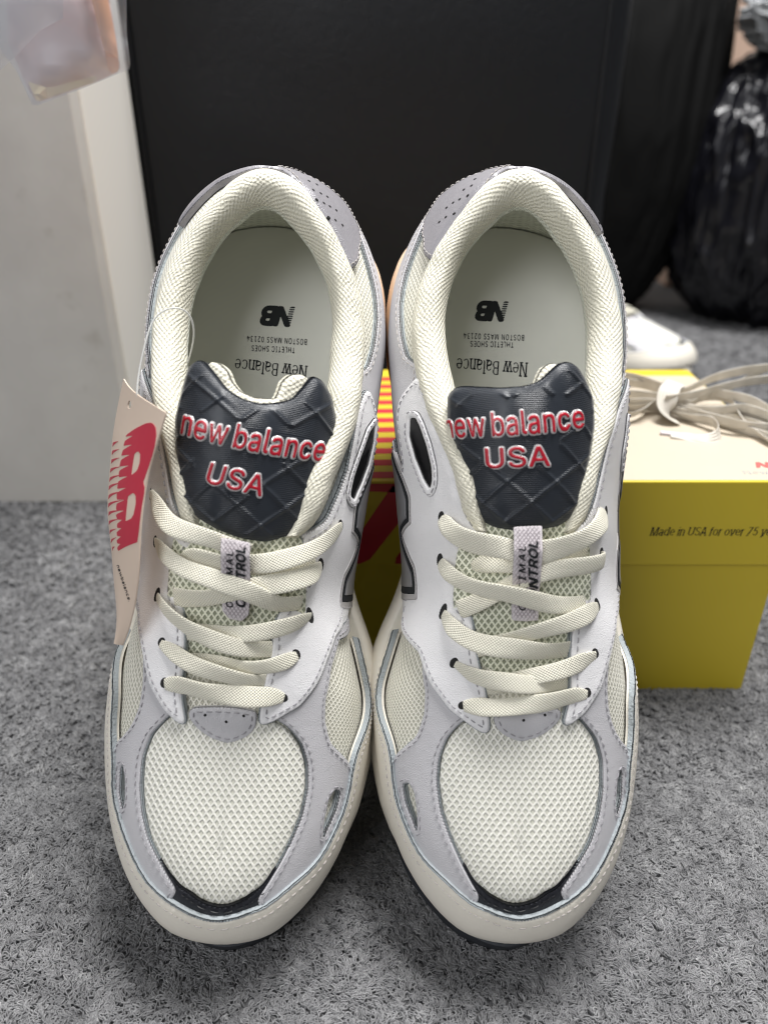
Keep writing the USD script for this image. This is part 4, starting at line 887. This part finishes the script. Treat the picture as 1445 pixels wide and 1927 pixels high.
# cabinet on the left
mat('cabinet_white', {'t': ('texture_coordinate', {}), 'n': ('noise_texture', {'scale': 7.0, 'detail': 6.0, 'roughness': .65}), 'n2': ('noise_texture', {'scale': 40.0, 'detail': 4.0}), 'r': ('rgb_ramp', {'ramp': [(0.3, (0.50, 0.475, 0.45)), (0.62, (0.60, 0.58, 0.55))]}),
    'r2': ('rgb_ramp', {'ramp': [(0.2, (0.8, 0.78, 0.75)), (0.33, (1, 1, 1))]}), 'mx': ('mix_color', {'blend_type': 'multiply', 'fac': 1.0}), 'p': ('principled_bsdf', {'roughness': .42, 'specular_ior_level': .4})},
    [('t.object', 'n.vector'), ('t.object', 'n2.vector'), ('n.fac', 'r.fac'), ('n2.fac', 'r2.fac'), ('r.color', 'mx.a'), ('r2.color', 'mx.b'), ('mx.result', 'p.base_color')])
plain('lit_side_white', (0.80, 0.775, 0.73), .4); plain('gap_dark', (0.05, 0.045, 0.03), .9)  # side paler than the front because more light falls there, put into the colour
cab = thing('cabinet', 'scuffed white cabinet panel with a paler side face, left behind the sneakers', 'cabinet')
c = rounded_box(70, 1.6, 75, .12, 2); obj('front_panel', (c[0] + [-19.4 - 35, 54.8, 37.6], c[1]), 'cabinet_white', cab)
c = rounded_box(1.6, 11.2, 75, .3, 3); obj('side_panel', (c[0] + [-20.15, 55.8 + 5.6, 37.6], c[1]), 'lit_side_white', cab)
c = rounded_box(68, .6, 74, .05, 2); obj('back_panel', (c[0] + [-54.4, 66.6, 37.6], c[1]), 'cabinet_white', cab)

# upholstered block
leather('leatherette', (0.010, 0.011, 0.0135), rough=.42, grain=500, depth=.00018, vary=.1, spec=.28)
ot = thing('ottoman', 'large black leatherette seat block with rounded edges, filling the back behind the sneakers', 'ottoman')
def cushion(sx, sy, sz, r, c, seed):
    v, f = rounded_box(sx, sy, sz, r, 6); m = trimesh.Trimesh(v, f, process=True)
    for _ in range(4): m = m.subdivide() if len(m.faces) < 30000 else m
    v = np.array(m.vertices); v += norm(v / [sx, sy, sz]) * ((meshkit.fbm(v * .09, 3, seed) - .5) * .9)[:, None]
    return v + c, np.array(m.faces)
obj('cover', cushion(39.8, 36, 40, 2.2, [-1.2, 67.6 + 18, 21.2], 3), 'leatherette', ot)
for sx in (-1, 1):
    obj('piping', tube(np.array([[-1.2 + sx * 17.9, 67.5, z] for z in np.linspace(3, 40, 12)]), .16, 8), 'leatherette', ot)
    for sy in (70, 101): obj('foot', tube(np.array([[sx * 15, sy, 0.1], [sx * 15, sy, 1.6]]), 1.4, 12), 'gloss_black', ot)

# black rubbish bags on the right
def bag(name, label, center, size, seed, matn, folds=1.0, kn=True):
    m = trimesh.creation.icosphere(6, 1.0); d = np.array(m.vertices)
    e = np.sign(d) * np.abs(d) ** .75; e = e / np.linalg.norm(e, axis=1)[:, None] ** .6
    th = np.arctan2(d[:, 1], d[:, 0]); q = np.c_[np.cos(th) * 2.2, np.sin(th) * 2.2, d[:, 2] * .9]
    r1 = 1 - np.abs(2 * meshkit.fbm(q * 1.9 + seed, 3, seed) - 1); r2 = 1 - np.abs(2 * meshkit.fbm(d * 5 + seed, 3, seed + 5) - 1); r3 = 1 - np.abs(2 * meshkit.fbm(np.c_[q[:, :2] * 4, d[:, 2:] * 2 + q[:, :1]] + seed, 2, seed + 9) - 1)
    rr = 1 + folds * (.16 * (r1 - .6) + .035 * (r2 - .6) + .03 * (r3 - .6))
    v = e * rr[:, None] * np.array(size) + [0, 0, size[2] * .97]
    v[:, 2] = np.where(v[:, 2] < .6, .15 + .0 * v[:, 2], v[:, 2])
    root = thing(name, label, 'rubbish bag'); obj('bag_body', (v + [center[0], center[1], 0], np.array(m.faces)), matn, root, smooth=True)
    if kn: 
        g = trimesh.creation.icosphere(3, 1.0); gd = np.array(g.vertices); gd *= (1 + .5 * (meshkit.fbm(gd * 3, 3, seed) - .5))[:, None]
        obj('tied_neck', (gd * [size[0] * .3, size[1] * .3, size[2] * .22] + [center[0], center[1], size[2] * 2.05], np.array(g.faces)), matn, root)
    return root
plain('bag_plastic', (0.006, 0.006, 0.009), .27, .55); plain('bag_matte', (0.006, 0.006, 0.006), .6, .2); plain('grey_plastic', (0.30, 0.31, 0.32), .25, .6)
bag('rubbish_bag', 'tall dull black bag standing directly right of the ottoman', (31, 118), (13.5, 12, 31), 3, 'bag_matte', .6)
bag('rubbish_bag', 'glossy crumpled black plastic bag at the right edge, highlights along its folds', (54, 112), (14.5, 13, 17), 8, 'bag_plastic', 1.15, False)
# things above it in the corner
card('cardboard', (0.62, 0.44, 0.34), .08, .6)
cb = thing('carton', 'pinkish brown cardboard carton in the top right corner', 'box'); c = rounded_box(34, 30, 48, .2, 2); obj('body', (c[0] + [64, 146, 24.1], c[1]), 'cardboard', cb); c = rounded_box(34.3, 5, .1, .04, 1); obj('tape', (c[0] + [64, 146, 48.2], c[1]), 'label_cloth', cb)
gb = trimesh.creation.icosphere(5, 1.0); gd = np.array(gb.vertices); gd *= (1 + 1.1 * (.5 - np.abs(meshkit.fbm(gd * 2.2, 4, 2) - .5) * 2 - .2))[:, None]
gp = obj('plastic_sack', (gd * [8, 6, 4.2] + [52.5, 108, 37.2], np.array(gb.faces)), 'grey_plastic', smooth=True)
tag(stage.GetPrimAtPath(gp), 'crumpled silvery grey plastic sack on top of the glossy black bag', 'plastic sack')
wl = obj('wall', (np.array([[-150, 175, 0], [150, 175, 0], [150, 175, 200], [-150, 175, 200.]]), np.array([[0, 1, 2, 3]])), 'lit_side_white', kind='structure', smooth=False)

# third sneaker lying further back
def put_matrix(x, y, z, deg):
    a = math.radians(deg); return Gf.Matrix4d(math.cos(a), math.sin(a), 0, 0, -math.sin(a), math.cos(a), 0, 0, 0, 0, 1, 0, x * .01, y * .01, z * .01, 1)
p3 = path_for('sneaker', None); x3 = UsdGeom.Xform.Define(stage, p3); x3.GetPrim().GetReferences().AddInternalReference(shoe_R); x3.GetPrim().SetInstanceable(True)
x3.ClearXformOpOrder(); x3.AddTransformOp().Set(put_matrix(31.0, 74.5, .2, 34)); tag(x3.GetPrim(), 'blurred sneaker lying on the carpet beyond the shoe box, mostly hidden', 'sneaker')

# clear bag and wrapped pack hanging at the top left
mat('clear_film', {'t': ('transparent_bsdf', {'color': (.92, .93, .95)}), 'g': ('principled_bsdf', {'base_color': (.72, .72, .75), 'roughness': .16, 'specular_ior_level': .6}), 'n': ('noise_texture', {'scale': 22.0, 'detail': 4.0, 'distortion': 1.0}), 'tc': ('texture_coordinate', {}), 'm': ('map_range', {'from_min': .3, 'from_max': .75, 'to_min': .08, 'to_max': .4}), 'x': ('mix_closure', {})},
    [('tc.object', 'n.vector'), ('n.fac', 'm.value'), ('m.result', 'x.fac'), ('t.BSDF', 'x.closure1'), ('g.BSDF', 'x.closure2')], surface='x.closure')
plain('pack_pink', (0.72, 0.55, 0.53), .25, .5); plain('pack_orange', (0.88, 0.45, 0.25), .25, .5); plain('pack_yellow', (0.78, 0.64, 0.38), .3, .5)
def film(name, pxs, y, thick, matn, parent, seed, amp=.25, step=.7):
    P0 = on_y(pxs, y); pl = Polygon(P0[:, [0, 2]]).buffer(.25).buffer(-.25)
    p, f, lp, dist = tri2d(biggest(pl), step, .3); bmp = (1 - np.abs(2 * meshkit.fbm(np.c_[p * .16, np.zeros(len(p))] + seed, 3, seed) - 1)) * amp * 3
    e = np.minimum(dist / .6, 1) ** .5
    a = np.c_[p[:, 0], y - bmp * e - thick / 2 * e, p[:, 1]]; b2 = np.c_[p[:, 0], y + thick / 2 * e + .02, p[:, 1]]
    n = len(p); L = np.concatenate(lp); sk = []
    k = 0
    for l in lp: sk.append(np.stack([l, np.roll(l, -1), np.roll(l, -1) + n, l + n], 1))
    sk = np.vstack(sk)
    return obj(name, (np.vstack([a, b2]), np.vstack([f, f[:, ::-1] + n, sk[:, [0, 1, 2]], sk[:, [0, 2, 3]]])), matn, parent, smooth=50)
pk = thing('wrapped_pack', 'pink and orange pack wrapped in film, hanging against the cabinet at top left', 'pack')
film('pack_body', [(16, 80), (52, 165), (70, 192), (182, 153), (226, 133), (220, 78), (196, -60), (10, -60)], 46, 1.6, 'pack_pink', pk, 4)
film('pack_edge', [(158, -60), (192, -60), (219, 80), (225, 131), (207, 139), (190, 70)], 44.6, .8, 'pack_orange', pk, 6, .2, .4)
film('pack_base', [(52, 152), (70, 190), (184, 151), (182, 141), (90, 165)], 44.6, .7, 'pack_yellow', pk, 7, .15, .4)
fb = film('plastic_bag', [(-60, -60), (238, -60), (238, 60), (246, 128), (150, 168), (62, 200), (30, 130), (-10, 80), (-60, 60)], 43.2, .3, 'clear_film', None, 9, .35)
tag(stage.GetPrimAtPath(fb), 'clear plastic bag around the pink pack at top left', 'plastic bag')
fb = film('plastic_bag', [(-60, -60), (118, -60), (119, 33), (75, 56), (30, 105), (-2, 132), (-60, 190)], 40.5, .3, 'clear_film', None, 12, .2)
tag(stage.GetPrimAtPath(fb), 'second clear plastic bag with a slanting lower edge in the top left corner', 'plastic bag')

# hang tag on the left shoe: a bent card between two traced edges
TAG_L = [(235, 713), (224, 765), (214, 827), (208, 900), (205, 957), (211, 1025), (220, 1100), (228, 1138), (231, 1190), (229, 1212)]
TAG_R = [(315, 777), (297, 835), (284, 880), (275, 925), (268, 982), (265, 1030), (263, 1075), (256, 1135), (242, 1190), (232, 1216)]
HL = np.array([8.2, 7.5, 7.0, 6.6, 6.4, 6.3, 6.4, 6.6, 6.8, 6.9]) + .3; HR = np.array([11.2, 10.7, 10.3, 10.0, 9.7, 9.4, 9.1, 8.5, 7.7, 7.1]) + .3
def at_h(pose, px, h):
    o, d = pose.rays(px); q = o + d * ((np.asarray(h) - o[2]) / d[:, 2])[:, None]; return pose.world(q)
TL = spline(at_h(POSE_L, TAG_L, HL), 60); TR = spline(at_h(POSE_L, TAG_R, HR), 60)
tagm = thing('hang_tag', 'beige card hang tag with a red serrated letter B, hung on the left sneaker', 'tag')
card('tag_card', (0.70, 0.565, 0.46), .05, .5); card('tag_red', (0.52, 0.03, 0.06), .05, .45)
def tagsurf(d, off=0.0):
    """d: (across 0..1, along 0..10)"""
    u = np.clip(d[:, 1], 0, 10) / 10 * 59; i = np.minimum(u.astype(int), 58); t = (u - i)[:, None]; a = np.clip(d[:, :1], -.02, 1.02)
    l = TL[i] * (1 - t) + TL[i + 1] * t; r = TR[i] * (1 - t) + TR[i + 1] * t; tg_ = (TL[i + 1] - TL[i]) * (1 - a) + (TR[i + 1] - TR[i]) * a
    n = norm(np.cross(r - l, tg_)); n *= np.sign((n * (CAM - l)).sum(1))[:, None]
    bend = np.sin(np.pi * np.clip(a, 0, 1)) * .25
    return l * (1 - a) + r * a + n * (bend + np.reshape(off, (-1, 1))), n
hole = Point(.42, .55).buffer(1, 12); hole = shapely.affinity.scale(hole, .05, .16)
def tsheet(name, poly, off, th, mt, parent, step=.25, edge=.12):
    parts = []
    for g in getattr(poly, 'geoms', [poly]):
        if g.is_empty or g.area < 1e-5: continue
        g = shapely.affinity.scale(g, 4, 1, origin=(0, 0)); p, f, lp, _ = tri2d(g, step, edge); p = p / [4, 1]
        v, n = tagsurf(p, np.full(len(p), off + th)); L = np.concatenate(lp); v2 = tagsurf(p[L], np.full(len(L), off))[0]
        V = np.vstack([v, v2]); s_ = skirt(lp, len(v)); F_ = np.vstack([f, s_[:, [0, 1, 2]], s_[:, [0, 2, 3]]])
        nn = np.cross(V[f[:, 1]] - V[f[:, 0]], V[f[:, 2]] - V[f[:, 0]])
        if (nn * n[f[:, 0]]).sum() < 0: F_ = F_[:, ::-1]
        parts.append((V, F_))
    return obj(name, cat(parts), mt, parent, smooth=40)
tsheet('card', shapely.box(0, 0, 1, 9.95).difference(hole), 0, .05, 'tag_card', tagm)
tsheet('hole_shade_sheet', hole.buffer(.0), -.1, .02, 'hole_shade', tagm)  # fills the whole hole with a dark sheet that stands for shade
_g = np.array([[a, b] for b in np.linspace(0, 10, 120) for a in np.linspace(0, 1, 24)])
def _proj(p):
    p = p - CAM; z = p @ FWD; return np.c_[CX + FPX * p[:, 0] / z, CY - FPX * (p @ UPV) / z]
_ti = LinearNDInterpolator(_proj(tagsurf(_g)[0]), _g)
def tpx(L):   # points of an enlarged view of the tag -> card coordinates
    q = np.array(L, float) * .3113 + [180, 640]; r = _ti(q); bad = np.isnan(r[:, 0]); 
    if bad.any(): r[bad] = _g[cKDTree(_proj(tagsurf(_g)[0])).query(q[bad])[1]]
    return r
teeth = []
ys = [585, 640, 700, 765, 830, 900, 965, 1030, 1085, 1135, 1185, 1230, 1270]
xs = [190, 178, 165, 155, 150, 140, 138, 135, 142, 140, 140, 142, 145]
tips = [237, 232, 222, 214, 206, 196, 190, 184, 172, 168, 164, 160]
for i in range(12):
    teeth += [(xs[i], ys[i]), (tips[i], ys[i] - 6 if i < 6 else ys[i] + 2), (xs[i] - 2, ys[i] + 26)]
redB = [(262, 1222), (272, 1150), (282, 1060), (292, 990), (303, 930), (306, 885), (296, 862), (306, 838), (330, 770), (352, 700), (368, 640), (377, 575), (372, 525), (350, 500), (318, 503), (262, 530), (200, 572)]
Bp = Polygon(tpx(teeth + [(148, 1274)] + redB)).buffer(0)
c1 = Polygon(tpx([(245, 685), (268, 672), (280, 690), (278, 740), (262, 790), (225, 820)])).buffer(0); c2 = Polygon(tpx([(205, 945), (235, 925), (252, 935), (254, 990), (240, 1055), (225, 1080), (190, 1096)])).buffer(0)
tsheet('printed_letter', Bp.difference(c1).difference(c2), .05, .012, 'tag_red', tagm)
bl = [(112, 632), (108, 682), (104, 735), (98, 790), (93, 845), (89, 895), (87, 950), (86, 1000), (88, 1050), (90, 1105), (95, 1160), (103, 1215), (110, 1262)]
for i, (x, y) in enumerate(bl):
    tip = [(148, 612), (152, 660), (156, 712), (160, 766), (175, 815), (182, 862), (186, 915), (184, 968), (178, 1028), (165, 1080), (140, 1140), (136, 1192), (126, 1246)][i]
    tsheet('printed_tooth', Polygon(tpx([(x, y + 12), (x + 2, y - 12), tip])).buffer(0), .05, .012, 'tag_red', tagm)
pl, wd = text_polys('newbalance.', 1.0)
for g in pl:
    def mp(r): 
        q = resample(np.array(r.coords)[:-1], .2, True); A, B = np.array([136, 1360.]), np.array([210, 1585.]); ux = (B - A) / wd; upv = np.array([ux[1], -ux[0]]) / np.linalg.norm(ux); return tpx(A + q[:, :1] * ux + q[:, 1:] * upv * 17)
    gg = Polygon(mp(g.exterior), [mp(r) for r in g.interiors]).buffer(0); tsheet('printed_letter', gg, .05, .012, 'ink', tagm, .2, .05)
mat('string_clear', {'p': ('principled_bsdf', {'base_color': (.8, .8, .78), 'roughness': .25, 'alpha': .75})}, [])
sp_px = [(259, 775), (258, 740), (262, 700), (275, 640), (300, 590), (330, 579), (352, 588), (364, 615), (362, 650), (352, 690), (345, 715)]
sp_h = [10.0, 10.2, 10.3, 10.5, 10.6, 10.6, 10.3, 9.8, 9.0, 8.0, 7.5]
obj('string', tube(spline(at_h(POSE_L, sp_px, np.array(sp_h)), 60), .032, 6), 'string_clear', tagm, smooth=True)
